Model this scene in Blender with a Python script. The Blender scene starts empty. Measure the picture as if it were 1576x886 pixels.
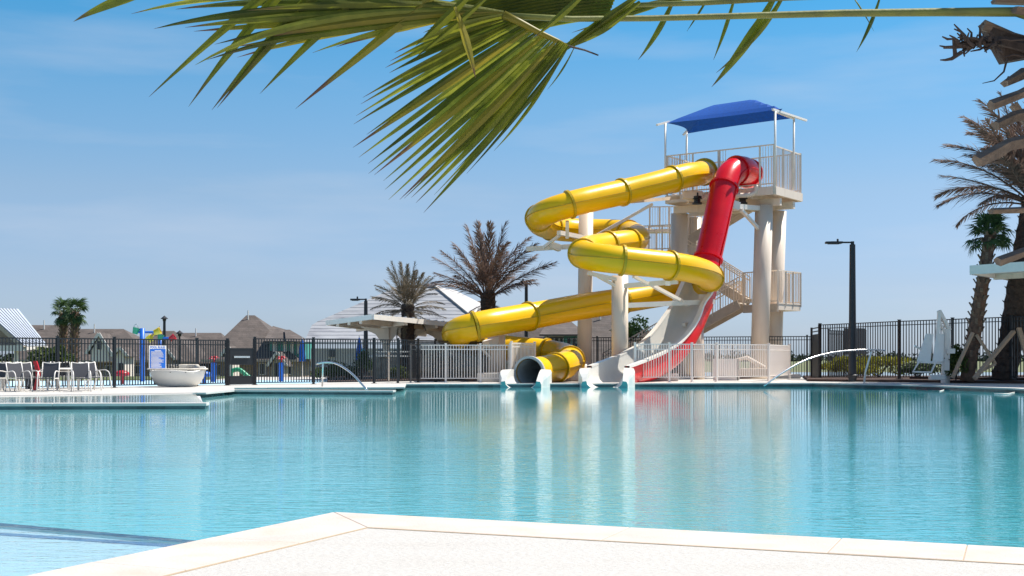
import bpy, bmesh, math, random
from mathutils import Vector, Matrix, Euler
R = math.radians
random.seed(7)
sc = bpy.context.scene
COL = sc.collection

# ---------------------------------------------------------------- camera
F = 1950.0; HOR = 550.0; HC = 0.95; CX = 788.0
cam = bpy.data.objects.new('camera', bpy.data.cameras.new('camera'))
COL.objects.link(cam); sc.camera = cam
cam.location = (0, 0, HC); cam.rotation_euler = (R(90), 0, 0)
cam.data.sensor_width = 36; cam.data.lens = F/1576*36
cam.data.shift_y = (HOR-443)/1576
cam.data.clip_start = 0.05; cam.data.clip_end = 6000

# ---------------------------------------------------------------- sky and sun
EL, AZ = R(59), R(69)            # azimuth measured from +Y towards +X
sd = Vector((math.sin(AZ)*math.cos(EL), math.cos(AZ)*math.cos(EL), math.sin(EL)))
w = bpy.data.worlds.new('World'); sc.world = w; w.use_nodes = True
nt = w.node_tree; nt.nodes.clear()
def N(nt, t, **k):
    n = nt.nodes.new(t)
    for a, b in k.items(): setattr(n, a, b)
    return n
sky = N(nt, 'ShaderNodeTexSky', sky_type='NISHITA', sun_disc=False, sun_elevation=EL, sun_rotation=AZ,
        altitude=0, air_density=1.1, dust_density=0.35, ozone_density=2.2)
tint = N(nt, 'ShaderNodeMix', data_type='RGBA', blend_type='MULTIPLY'); tint.inputs[0].default_value = 1
# clear-air colour by elevation
gm = N(nt, 'ShaderNodeTexCoord'); gs = N(nt, 'ShaderNodeSeparateXYZ'); gr = N(nt, 'ShaderNodeValToRGB')
nt.links.new(gm.outputs['Generated'], gs.inputs[0]); nt.links.new(gs.outputs[2], gr.inputs[0]); nt.links.new(gr.outputs[0], tint.inputs[7])
els = gr.color_ramp.elements; els[0].position = 0.0; els[0].color = (.58, .78, 1.34, 1); els[1].position = 1; els[1].color = (.88, .92, 1.0, 1)
for ps, c_ in ((.056, (.66, .76, 1.10)), (.127, (.75, .85, 1.02)), (.20, (.58, .92, 1.10)), (.27, (.28, .92, 1.17)), (.5, (.58, .88, 1.06))):
    e_ = els.new(ps); e_.color = (*c_, 1)
# faint low cloud streaks
tc = N(nt, 'ShaderNodeTexCoord'); mp = N(nt, 'ShaderNodeMapping'); mp.inputs['Scale'].default_value = (2.2, 2.2, 14)
nz = N(nt, 'ShaderNodeTexNoise'); nz.inputs['Scale'].default_value = 1.6; nz.inputs['Detail'].default_value = 6
cr = N(nt, 'ShaderNodeMapRange'); cr.inputs[1].default_value = 0.50; cr.inputs[2].default_value = 0.8; cr.inputs[4].default_value = 0.28
cm = N(nt, 'ShaderNodeMix', data_type='RGBA'); cm.inputs[7].default_value = (6.4, 6.5, 7.0, 1)
bg = N(nt, 'ShaderNodeBackground'); bg.inputs[1].default_value = 0.078
out = N(nt, 'ShaderNodeOutputWorld')
L = nt.links.new
L(sky.outputs[0], tint.inputs[6]); L(tc.outputs['Generated'], mp.inputs[0]); L(mp.outputs[0], nz.inputs['Vector'])
L(nz.outputs[0], cr.inputs[0]); L(cr.outputs[0], cm.inputs[0]); L(tint.outputs[2], cm.inputs[6])
L(cm.outputs[2], bg.inputs[0]); L(bg.outputs[0], out.inputs[0])
sun = bpy.data.objects.new('sun', bpy.data.lights.new('sun', 'SUN')); COL.objects.link(sun)
sun.data.energy = 4.8; sun.data.angle = R(0.5); sun.data.color = (1.0, 0.955, 0.88)
sun.rotation_euler = sd.to_track_quat('Z', 'Y').to_euler(); sun.location = (20, 20, 40)
sc.view_settings.view_transform = 'Standard'; sc.view_settings.look = 'None'
sc.view_settings.exposure = 0.6; sc.view_settings.gamma = 1.0
sc.cycles.max_bounces = 10; sc.cycles.transparent_max_bounces = 12

# ---------------------------------------------------------------- helpers
def P(px, py, D): return Vector(((px-CX)/F*D, D, HC-(py-HOR)/F*D))
def G(px, py, z=0.0):
    D = F*(HC-z)/(py-HOR); return Vector(((px-CX)/F*D, D, z))
def mat(name, col, rough=0.6, metal=0.0, var=0.12, scale=3.0, bump=0.0, bscale=40.0, col2=None, stretch=None,
        trans=0.0, attr=None, spec=0.5, coat=0.0, brick=None, dirt=None):
    m = bpy.data.materials.new(name); m.use_nodes = True; n = m.node_tree; n.nodes.clear(); K = n.links.new
    o = N(n, 'ShaderNodeOutputMaterial'); p = N(n, 'ShaderNodeBsdfPrincipled')
    p.inputs['Roughness'].default_value = rough; p.inputs['Metallic'].default_value = metal
    p.inputs['Specular IOR Level'].default_value = spec; p.inputs['Coat Weight'].default_value = coat
    p.inputs['Coat Roughness'].default_value = 0.06
    tcn = N(n, 'ShaderNodeTexCoord'); mpn = N(n, 'ShaderNodeMapping')
    if stretch: mpn.inputs['Scale'].default_value = stretch
    K(tcn.outputs['Object'], mpn.inputs[0])
    a = N(n, 'ShaderNodeTexNoise'); a.inputs['Scale'].default_value = scale; a.inputs['Detail'].default_value = 7
    a.inputs['Roughness'].default_value = 0.62
    K(mpn.outputs[0], a.inputs['Vector'])
    mr = N(n, 'ShaderNodeMapRange'); mr.inputs[1].default_value = 0.3; mr.inputs[2].default_value = 0.7
    K(a.outputs[0], mr.inputs[0])
    mx = N(n, 'ShaderNodeMix', data_type='RGBA')
    c2 = col2 or tuple(c*(1-2*var) for c in col)
    mx.inputs[6].default_value = (*c2, 1); mx.inputs[7].default_value = (*col, 1)
    K(mr.outputs[0], mx.inputs[0]); cur = mx.outputs[2]
    if brick:
        b = N(n, 'ShaderNodeTexBrick'); b.inputs['Scale'].default_value = 1
        b.inputs['Brick Width'].default_value = brick[0]; b.inputs['Row Height'].default_value = brick[1]
        b.inputs['Mortar Size'].default_value = brick[2]
        b.inputs['Color1'].default_value = (1, 1, 1, 1); b.inputs['Color2'].default_value = (*brick[3], 1); b.inputs['Mortar'].default_value = (*brick[4], 1)
        sx = N(n, 'ShaderNodeSeparateXYZ'); cx = N(n, 'ShaderNodeCombineXYZ'); ad = N(n, 'ShaderNodeMath', operation='ADD')
        K(tcn.outputs['Object'], sx.inputs[0]); K(sx.outputs[0], ad.inputs[0]); K(sx.outputs[1], ad.inputs[1])
        K(ad.outputs[0], cx.inputs[0]); K(sx.outputs[2], cx.inputs[1]); K(cx.outputs[0], b.inputs['Vector'])
        mm = N(n, 'ShaderNodeMix', data_type='RGBA', blend_type='MULTIPLY'); mm.inputs[0].default_value = 1
        K(cur, mm.inputs[6]); K(b.outputs[0], mm.inputs[7]); cur = mm.outputs[2]
    if attr:
        at = N(n, 'ShaderNodeAttribute', attribute_name='tip'); mm = N(n, 'ShaderNodeMix', data_type='RGBA')
        ar = N(n, 'ShaderNodeMath', operation='MULTIPLY_ADD'); ar.inputs[1].default_value = 0.6; 
        K(a.outputs[0], ar.inputs[0]); K(at.outputs['Fac'], ar.inputs[2])
        rr = N(n, 'ShaderNodeMapRange'); rr.inputs[1].default_value = attr[3]; rr.inputs[2].default_value = attr[3]+0.12
        K(ar.outputs[0], rr.inputs[0]); K(rr.outputs[0], mm.inputs[0]); K(cur, mm.inputs[6]); mm.inputs[7].default_value = (*attr[:3], 1)
        cur = mm.outputs[2]
    if dirt:   # long soft stains
        d = N(n, 'ShaderNodeTexNoise'); d.inputs['Scale'].default_value = dirt[0]; d.inputs['Detail'].default_value = 4
        K(mpn.outputs[0], d.inputs['Vector'])
        dr = N(n, 'ShaderNodeMapRange'); dr.inputs[1].default_value = 0.5; dr.inputs[2].default_value = 0.75; dr.inputs[4].default_value = dirt[2]
        K(d.outputs[0], dr.inputs[0]); mm = N(n, 'ShaderNodeMix', data_type='RGBA'); K(dr.outputs[0], mm.inputs[0]); K(cur, mm.inputs[6])
        mm.inputs[7].default_value = (*dirt[1], 1); cur = mm.outputs[2]
    K(cur, p.inputs['Base Color'])
    rv = N(n, 'ShaderNodeMapRange'); rv.inputs[3].default_value = max(0.02, rough*0.85); rv.inputs[4].default_value = min(1, rough*1.2)
    K(a.outputs[0], rv.inputs[0]); K(rv.outputs[0], p.inputs['Roughness'])
    if bump:
        bn = N(n, 'ShaderNodeTexNoise'); bn.inputs['Scale'].default_value = bscale; bn.inputs['Detail'].default_value = 5
        K(mpn.outputs[0], bn.inputs['Vector'])
        bu = N(n, 'ShaderNodeBump'); bu.inputs['Strength'].default_value = 1; bu.inputs['Distance'].default_value = bump
        K(bn.outputs[0], bu.inputs['Height']); K(bu.outputs[0], p.inputs['Normal'])
    if trans:
        t = N(n, 'ShaderNodeBsdfTranslucent'); ms = N(n, 'ShaderNodeMixShader'); ms.inputs[0].default_value = trans
        K(cur, t.inputs[0]); K(p.outputs[0], ms.inputs[1]); K(t.outputs[0], ms.inputs[2]); K(ms.outputs[0], o.inputs[0])
    else: K(p.outputs[0], o.inputs[0])
    return m

def wloc(o):
    v = Vector((0, 0, 0))
    while o: v += o.location; o = o.parent
    return v
def basis(d):
    d = d.normalized(); up = Vector((0, 0, 1)) if abs(d.z) < 0.98 else Vector((0, 1, 0))
    s = d.cross(up).normalized(); return s, s.cross(d).normalized()
JR = random.Random(1)
class MB:
    def __init__(s): s.v = []; s.f = []; s.tip = None
    def add(s, vs, fs):
        o = len(s.v); s.v += [tuple(x) for x in vs]; s.f += [tuple(i+o for i in f) for f in fs]; return s
    def box(s, c, d, rz=0, M=None):
        x, y, z = d[0]/2, d[1]/2, d[2]/2
        vs = [Vector((a*x, b*y, e*z)) for e in (-1, 1) for b in (-1, 1) for a in (-1, 1)]
        M = M or Matrix.Rotation(rz, 3, 'Z'); c = Vector(c)
        return s.add([M @ v + c for v in vs], [(0,2,3,1),(4,5,7,6),(0,1,5,4),(2,6,7,3),(0,4,6,2),(1,3,7,5)])
    def bar(s, p, q, w, h=None):
        p, q = Vector(p), Vector(q); h = h or w; w += JR.uniform(0, .004); h += JR.uniform(0, .004); a, b = basis(q-p)
        vs = [e + a*(w/2)*i + b*(h/2)*j for e in (p, q) for (i, j) in ((-1,-1),(1,-1),(1,1),(-1,1))]
        return s.add(vs, [(3,2,1,0),(4,5,6,7),(0,1,5,4),(1,2,6,5),(2,3,7,6),(3,0,4,7)])
    def tube(s, path, r, n=10, caps=True, up=None):
        path = [Vector(p) for p in path]; m = len(path); vs = []; fs = []
        rs = r if isinstance(r, (list, tuple)) else [r]*m; prev = None
        for i, p in enumerate(path):
            t = (path[min(i+1, m-1)] - path[max(i-1, 0)])
            if t.length < 1e-7 and prev is not None: a, b = prev
            else:
                a, b = basis(t)
                if prev is not None:
                    t = t.normalized(); a = (prev[0]-t*prev[0].dot(t)).normalized(); b = a.cross(t).normalized()
            prev = (a, b)
            for k in range(n):
                g = 2*math.pi*k/n; vs.append(p + (a*math.cos(g)+b*math.sin(g))*rs[i])
        for i in range(m-1):
            for k in range(n): fs.append((i*n+k, i*n+(k+1) % n, (i+1)*n+(k+1) % n, (i+1)*n+k))
        if caps: fs.append(tuple(range(n-1, -1, -1))); fs.append(tuple((m-1)*n+k for k in range(n)))
        return s.add(vs, fs)
    def prism(s, poly, z0, z1):
        n = len(poly); vs = [(p[0], p[1], z0) for p in poly] + [(p[0], p[1], z1) for p in poly]
        return s.add(vs, [tuple(range(n-1, -1, -1)), tuple(range(n, 2*n))] + [(i, (i+1) % n, n+(i+1) % n, n+i) for i in range(n)])
    def slab(s, poly, th):   # 3d polygon with thickness th downwards
        n = len(poly); vs = [Vector(p) for p in poly] + [Vector(p)-Vector((0, 0, th)) for p in poly]
        return s.add(vs, [tuple(range(n)), tuple(range(2*n-1, n-1, -1))] + [((i+1) % n, i, n+i, n+(i+1) % n) for i in range(n)])
    def lathe(s, prof, c=(0, 0, 0), n=20):
        vs = []; fs = []; c = Vector(c)
        for r, z in prof:
            for k in range(n): g = 2*math.pi*k/n; vs.append(c+Vector((r*math.cos(g), r*math.sin(g), z)))
        for i in range(len(prof)-1):
            for k in range(n): fs.append((i*n+k, i*n+(k+1) % n, (i+1)*n+(k+1) % n, (i+1)*n+k))
        return s.add(vs, fs)
    def mesh(s, name, m, smooth=False, tip=None):
        me = bpy.data.meshes.new(name); me.from_pydata(s.v, [], s.f)
        if tip is not None:
            a = me.attributes.new('tip', 'FLOAT', 'POINT'); a.data.foreach_set('value', tip)
        me.materials.append(m)
        if smooth: me.polygons.foreach_set('use_smooth', [True]*len(me.polygons))
        me.update(); return me
    def build(s, name, m, parent=None, smooth=False, local=False, tip=None, kind=None, bevel=0):
        me = s.mesh(name, m, smooth, tip); return place(name, me, parent, None if local else 'w', kind=kind, bevel=bevel)
def place(name, me, parent=None, loc=None, rot=None, scale=None, kind=None, bevel=0):
    o = bpy.data.objects.new(name, me); COL.objects.link(o)
    if parent is not None: o.parent = parent
    if loc == 'w':
        if parent is not None: o.location = -wloc(parent)
    elif loc is not None: o.location = loc
    if rot is not None: o.rotation_euler = rot
    if scale is not None: o.scale = scale if hasattr(scale, '__len__') else (scale,)*3
    if kind: o['kind'] = kind
    if bevel:
        b = o.modifiers.new('b', 'BEVEL'); b.width = bevel; b.segments = 2; b.limit_method = 'ANGLE'
    return o
def tag(o, label, cat, group=None):
    o['label'] = label; o['category'] = cat
    if group: o['group'] = group
    return o
def thing(name, label, cat, loc=(0, 0, 0), group=None):
    o = bpy.data.objects.new(name, None); COL.objects.link(o); o.location = loc; o.empty_display_size = 0.2
    return tag(o, label, cat, group)
def dup(root, loc, rz=0, label=None, scale=None, group=None):
    def rec(o, par):
        c = o.copy(); COL.objects.link(c)
        if par is not None: c.parent = par
        for ch in o.children: rec(ch, c)
        return c
    r = rec(root, None); r.location = loc; r.rotation_euler = (0, 0, rz)
    if scale: r.scale = (scale,)*3
    if label: r['label'] = label
    if group: r['group'] = group
    return r
def struct(o): o['kind'] = 'structure'; return o
def spline(pts, per=10):
    pts = [Vector(p) for p in pts]; out = []
    q = [pts[0]*2-pts[1]] + pts + [pts[-1]*2-pts[-2]]
    for i in range(1, len(q)-2):
        p0, p1, p2, p3 = q[i-1:i+3]
        d0 = max((p1-p0).length**.5, 1e-4); d1 = max((p2-p1).length**.5, 1e-4); d2 = max((p3-p2).length**.5, 1e-4)
        m1 = (p1-p0)/d0-(p2-p0)/(d0+d1)+(p2-p1)/d1; m2 = (p2-p1)/d1-(p3-p1)/(d1+d2)+(p3-p2)/d2
        m1 *= d1; m2 *= d1
        for k in range(per):
            t = k/per; t2 = t*t; t3 = t2*t
            out.append(p1*(2*t3-3*t2+1)+m1*(t3-2*t2+t)+p2*(-2*t3+3*t2)+m2*(t3-t2))
    out.append(pts[-1]); return out
def resample(path, step):
    L_ = [0]
    for a, b in zip(path, path[1:]): L_.append(L_[-1]+(b-a).length)
    n = max(2, int(L_[-1]/step)); out = []; j = 0
    for i in range(n+1):
        t = L_[-1]*i/n
        while j < len(path)-2 and L_[j+1] < t: j += 1
        u = (t-L_[j])/max(1e-9, L_[j+1]-L_[j]); out.append(path[j].lerp(path[j+1], min(1, u)))
    return out

# ---------------------------------------------------------------- materials
M = {}
M['deck'] = mat('cool_deck', (0.60, 0.57, 0.525), 0.85, var=0.12, scale=26, stretch=(1, 3.5, 1), bump=0.012, bscale=34, dirt=(1.4, (0.44, 0.40, 0.35), 0.3))
M['coping'] = mat('travertine', (0.59, 0.52, 0.465), 0.7, scale=2.2, col2=(0.52, 0.44, 0.385), bump=0.003, bscale=60, dirt=(3.5, (0.55, 0.40, 0.27), 0.45))
M['joint'] = mat('sand_joint', (0.48, 0.37, 0.25), 0.9, scale=14, bump=0.003, bscale=90)
M['farcoping'] = mat('pale_coping', (0.56, 0.53, 0.49), 0.7, var=0.08, scale=3)
M['steel'] = mat('cream_painted_steel', (0.82, 0.69, 0.555), 0.42, var=0.06, scale=1.5, stretch=(1, 1, .2), dirt=(2.4, (0.52, 0.40, 0.29), 0.5), bump=0.001)
M['cream'] = mat('bright_cream_paint', (0.90, 0.82, 0.74), 0.4, var=0.04, scale=2)
M['white'] = mat('white_paint', (0.84, 0.785, 0.71), 0.4, var=0.04, scale=4)
M['tan'] = mat('tan_steel', (0.55, 0.45, 0.35), 0.55, var=0.1, scale=4)
M['yellow'] = mat('yellow_fibreglass', (0.90, 0.51, 0.001), 0.3, var=0.05, scale=1.3, dirt=(1.3, (0.66, 0.36, 0.01), 0.35), col2=(0.80, 0.455, 0.0), bump=0.002, bscale=5, coat=0.05, spec=.35)
M['yseam'] = mat('yellow_flange', (0.60, 0.38, 0.0), 0.35, var=0.15, scale=10)
M['red'] = mat('red_fibreglass', (0.74, 0.002, 0.010), 0.28, var=0.08, scale=1.5, bump=0.002, bscale=5, coat=0.12, spec=.4, dirt=(1.2, (0.50, 0.01, 0.015), 0.4))
M['flume'] = mat('white_gelcoat', (0.80, 0.77, 0.70), 0.3, var=0.05, scale=2, coat=0.2)
M['bore'] = mat('grey_gelcoat', (0.42, 0.44, 0.44), 0.35, var=0.1, scale=3)
M['teal'] = mat('shaded_teal_gelcoat', (0.10, 0.42, 0.40), 0.35, var=0.06, scale=3)  # end faces of the white exit troughs, their shade put into the colour
M['black'] = mat('black_powdercoat', (0.012, 0.013, 0.016), 0.4, var=0.1, scale=5)
M['dark'] = mat('dark_bronze', (0.02, 0.021, 0.026), 0.42, var=0.2, scale=5)
M['stainless'] = mat('stainless', (0.75, 0.74, 0.72), 0.22, metal=0.9, var=0.05)
M['blue'] = mat('blue_shade_fabric', (0.003, 0.125, 0.55), 0.8, var=0.12, scale=9, bump=0.004, bscale=30, trans=0.25)
M['bluep'] = mat('blue_paint', (0.01, 0.13, 0.55), 0.4, var=0.06)
M['sling'] = mat('grey_sling', (0.075, 0.075, 0.085), 0.8, var=0.15, scale=60)
M['wall_pl'] = mat('pool_plaster', (0.52, 0.60, 0.60), 0.8, var=0.05, scale=1.2, col2=(0.44, 0.53, 0.55))
M['shelf'] = mat('white_plaster', (0.56, 0.55, 0.57), 0.8, var=0.04, scale=2)
M['tile'] = mat('waterline_tile', (0.07, 0.17, 0.18), 0.2, scale=2.5, col2=(0.03, 0.08, 0.09), brick=(0.6, 0.15, 0.006, (.35, .5, .5), (.6, .6, .6)))
M['stepline'] = mat('step_tile', (0.10, 0.16, 0.30), 0.4, scale=12)
M['roof'] = mat('brown_shingle', (0.15, 0.12, 0.105), 0.9, scale=1.4, col2=(0.085, 0.07, 0.062), bump=0.03, bscale=6, brick=(0.9, 0.22, 0.012, (.78, .76, .74), (.6, .6, .6)))
M['brick'] = mat('tan_brick', (0.46, 0.35, 0.27), 0.9, scale=2, col2=(0.30, 0.22, 0.17), brick=(0.24, 0.08, 0.01, (.7, .66, .6), (.85, .85, .85)))
M['stone'] = mat('ledger_stone', (0.62, 0.53, 0.41), 0.9, scale=5, col2=(0.36, 0.29, 0.21), bump=0.01, bscale=12)
M['wrap'] = mat('white_underlayment', (0.37, 0.375, 0.39), 0.5, scale=1.2, var=0.08, stretch=(.4, .4, 2.5), dirt=(1.4, (0.16, 0.16, 0.19), 0.7), bump=0.02, bscale=3)
M['felt'] = mat('pale_wrap', (0.50, 0.47, 0.44), 0.6, scale=1.0, var=0.08, dirt=(1.2, (0.3, 0.3, 0.36), 0.6))
M['sheath'] = mat('green_sheathing', (0.08, 0.38, 0.32), 0.7, var=0.12, scale=1)
M['metalroof'] = mat('galvalume_roof', (0.62, 0.66, 0.72), 0.35, var=0.05, metal=0.2, scale=2)
M['seam'] = mat('seam_metal', (0.30, 0.33, 0.38), 0.4, metal=0.2)
M['pane'] = mat('window_glass', (0.03, 0.045, 0.05), 0.05, var=0.2, scale=1)
M['grass'] = mat('mown_grass', (0.075, 0.11, 0.028), 0.95, scale=0.35, col2=(0.12, 0.125, 0.04), bump=0.03, bscale=9)
M['field'] = mat('far_field', (0.10, 0.14, 0.045), 0.95, scale=0.03, col2=(0.16, 0.15, 0.07), bump=0.05, bscale=2)
M['mulch'] = mat('mulch', (0.075, 0.04, 0.028), 0.95, scale=12, bump=0.03, bscale=30)
M['splash'] = mat('splash_surface', (0.30, 0.62, 0.80), 0.6, var=0.05, scale=.8, col2=(0.6, 0.72, 0.78))
M['wood'] = mat('pale_timber', (0.52, 0.36, 0.24), 0.8, scale=6, stretch=(4, 4, .5), bump=0.004)
M['bark'] = mat('palm_bark', (0.09, 0.06, 0.045), 0.95, scale=8, col2=(0.03, 0.02, 0.016), bump=0.03, bscale=14)
M['bark2'] = mat('cabbage_bark', (0.21, 0.12, 0.075), 0.95, scale=8, col2=(0.07, 0.04, 0.028), bump=0.03, bscale=14)
M['boot'] = mat('leaf_base', (0.27, 0.19, 0.13), 0.9, scale=9, col2=(0.10, 0.07, 0.05), bump=0.006, bscale=50, stretch=(.4, 3, 3))
M['frond'] = mat('dry_frond', (0.27, 0.185, 0.145), 0.85, scale=3, col2=(0.12, 0.08, 0.065), trans=0.2)
M['frondg'] = mat('greyish_frond', (0.24, 0.19, 0.13), 0.85, scale=3, col2=(0.09, 0.08, 0.055), trans=0.2)
M['fan'] = mat('green_fan_leaf', (0.09, 0.16, 0.045), 0.6, scale=4, col2=(0.02, 0.045, 0.018), trans=0.3)
M['leaf'] = mat('shrub_leaf', (0.11, 0.14, 0.02), 0.7, scale=5, col2=(0.04, 0.07, 0.015), trans=0.3)
M['leafd'] = mat('dark_shrub_leaf', (0.05, 0.10, 0.02), 0.7, scale=5, col2=(0.02, 0.045, 0.012), trans=0.25)
M['leafy'] = mat('golden_leaf', (0.42, 0.38, 0.02), 0.7, scale=5, col2=(0.14, 0.17, 0.015), trans=0.3)
M['near'] = mat('near_leaflet', (0.24, 0.25, 0.018), 0.42, scale=9, col2=(0.075, 0.095, 0.010), stretch=(1, 1, 1), bump=0.001, bscale=120, trans=0.52, attr=(0.13, 0.075, 0.045, 1.20))
M['nearl'] = mat('light_leaflet', (0.40, 0.39, 0.05), 0.42, scale=9, col2=(0.15, 0.18, 0.018), trans=0.5, attr=(0.13, 0.075, 0.045, 1.20))
M['neard'] = mat('deep_leaflet', (0.095, 0.12, 0.012), 0.38, scale=9, col2=(0.05, 0.07, 0.01), trans=0.4, attr=(0.13, 0.075, 0.045, 1.20))
M['neary'] = mat('near_yellow_leaflet', (0.34, 0.27, 0.02), 0.45, scale=8, col2=(0.18, 0.17, 0.015), trans=0.42, attr=(0.16, 0.08, 0.045, 1.10))
M['petiole'] = mat('petiole', (0.22, 0.23, 0.04), 0.5, scale=10, col2=(0.12, 0.12, 0.03), bump=0.001, bscale=60)
M['red2'] = mat('red_paint', (0.6, 0.02, 0.03), 0.4); M['green2'] = mat('green_paint', (0.02, 0.32, 0.16), 0.4)
M['yell2'] = mat('yellow_paint', (0.7, 0.5, 0.02), 0.4); M['cushion'] = mat('cream_cushion', (0.72, 0.66, 0.56), 0.8, scale=6, col2=(0.5, 0.44, 0.36), bump=0.01, bscale=12)
M['lblue'] = mat('light_blue_fabric', (0.12, 0.42, 0.62), 0.8)
M['lake'] = mat('lake_water', (0.30, 0.36, 0.38), 0.12, var=0.05)
M['tree'] = mat('far_leaf', (0.035, 0.06, 0.022), 0.9, scale=1, col2=(0.02, 0.035, 0.016))

# pool water: tinted transparency under a rippled, Fresnel-weighted mirror
def water_mat(nm='pool_water', deep=True):
    m = bpy.data.materials.new(nm); m.use_nodes = True; n = m.node_tree; n.nodes.clear(); K = n.links.new
    o = N(n, 'ShaderNodeOutputMaterial'); t = N(n, 'ShaderNodeBsdfTransparent'); t.inputs[0].default_value = (1, 1, 1, 1)
    rf = N(n, 'ShaderNodeBsdfRefraction'); rf.inputs['IOR'].default_value = 1.33; rf.inputs['Color'].default_value = (1, 1, 1, 1)
    g = N(n, 'ShaderNodeBsdfGlossy'); g.inputs['Roughness'].default_value = 0.02; g.inputs[0].default_value = (1, 1, 1, 1)
    fr = N(n, 'ShaderNodeFresnel'); fr.inputs[0].default_value = 1.33
    tc = N(n, 'ShaderNodeTexCoord')
    def noise(sc_, st, det, rough=.5, dist=0):
        mp = N(n, 'ShaderNodeMapping'); mp.inputs['Scale'].default_value = st; K(tc.outputs['Object'], mp.inputs[0])
        a = N(n, 'ShaderNodeTexNoise'); a.inputs['Scale'].default_value = sc_; a.inputs['Detail'].default_value = det
        a.inputs['Roughness'].default_value = rough; a.inputs['Distortion'].default_value = dist; K(mp.outputs[0], a.inputs['Vector']); return a.outputs[0]
    a1 = noise(0.55, (.7, 1.5, 1), 2); a2 = noise(3.2, (.5, 1.8, 1), 3, .55, .4); a3 = noise(8.0, (.55, 1.6, 1), 3, .58, .8)
    # calmer patches
    pt = noise(0.10, (1, 1, 1), 2)
    pr = N(n, 'ShaderNodeMapRange'); pr.inputs[1].default_value = .35; pr.inputs[2].default_value = .65; pr.inputs[3].default_value = .55; pr.inputs[4].default_value = 1.1; K(pt, pr.inputs[0])
    s = N(n, 'ShaderNodeMath', operation='MULTIPLY_ADD'); K(a1, s.inputs[0]); s.inputs[1].default_value = W1; s.inputs[2].default_value = 0
    s2 = N(n, 'ShaderNodeMath', operation='MULTIPLY_ADD'); K(a2, s2.inputs[0]); s2.inputs[1].default_value = W2; K(s.outputs[0], s2.inputs[2])
    s0 = N(n, 'ShaderNodeSeparateXYZ'); K(tc.outputs['Object'], s0.inputs[0]); y3 = N(n, 'ShaderNodeMapRange'); y3.inputs[1].default_value = 5; y3.inputs[2].default_value = 24; y3.inputs[3].default_value = 3.0; y3.inputs[4].default_value = .9; K(s0.outputs[1], y3.inputs[0])
    m3 = N(n, 'ShaderNodeMath', operation='MULTIPLY'); K(a3, m3.inputs[0]); K(y3.outputs[0], m3.inputs[1]); a3 = m3.outputs[0]
    s3 = N(n, 'ShaderNodeMath', operation='MULTIPLY_ADD'); K(a3, s3.inputs[0]); s3.inputs[1].default_value = W3; K(s2.outputs[0], s3.inputs[2])
    s4 = N(n, 'ShaderNodeMath', operation='MULTIPLY'); K(s3.outputs[0], s4.inputs[0]); K(pr.outputs[0], s4.inputs[1])
    # the sheltered far side of the pool lies calmer than the open near side
    sy = N(n, 'ShaderNodeSeparateXYZ'); K(tc.outputs['Object'], sy.inputs[0])
    yr = N(n, 'ShaderNodeMapRange'); yr.interpolation_type = 'SMOOTHERSTEP'; yr.inputs[1].default_value = 2; yr.inputs[2].default_value = 42; yr.inputs[3].default_value = 1.3; yr.inputs[4].default_value = .26
    K(sy.outputs[1], yr.inputs[0]); s5 = N(n, 'ShaderNodeMath', operation='MULTIPLY'); K(s4.outputs[0], s5.inputs[0]); K(yr.outputs[0], s5.inputs[1]); s4 = s5
    b = N(n, 'ShaderNodeBump'); b.inputs['Strength'].default_value = 1; b.inputs['Distance'].default_value = 1.0; K(s4.outputs[0], b.inputs['Height'])
    for x in (rf, g, fr): K(b.outputs[0], x.inputs['Normal'])
    mt = N(n, 'ShaderNodeMixShader'); mt.inputs[0].default_value = 0.0; K(t.outputs[0], mt.inputs[1]); K(rf.outputs[0], mt.inputs[2])
    if deep:   # body colour of the deeper water: paler towards the shallow left side
        df = N(n, 'ShaderNodeBsdfDiffuse'); sx = N(n, 'ShaderNodeSeparateXYZ'); K(tc.outputs['Object'], sx.inputs[0])
        xr = N(n, 'ShaderNodeMapRange'); xr.inputs[1].default_value = -9; xr.inputs[2].default_value = 9; K(sx.outputs[0], xr.inputs[0])
        cmx = N(n, 'ShaderNodeMix', data_type='RGBA'); cmx.inputs[6].default_value = (.24, .65, .68, 1); cmx.inputs[7].default_value = (.02, .33, .39, 1)
        K(xr.outputs[0], cmx.inputs[0]); K(cmx.outputs[2], df.inputs[0]); K(b.outputs[0], df.inputs['Normal'])
        md = N(n, 'ShaderNodeMixShader'); md.inputs[0].default_value = .68; K(mt.outputs[0], md.inputs[1]); K(df.outputs[0], md.inputs[2]); mt = md
    ms = N(n, 'ShaderNodeMixShader'); K(fr.outputs[0], ms.inputs[0]); K(mt.outputs[0], ms.inputs[1]); K(g.outputs[0], ms.inputs[2])
    t.inputs[0].default_value = (.30, .80, .86, 1) if deep else (.72, .93, .985, 1)
    K(ms.outputs[0], o.inputs[0]); return m
W1, W2, W3 = 0.007, 0.0042, 0.0030
M['water'] = water_mat()
M['shallow'] = water_mat('shallow_water', False)
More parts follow.
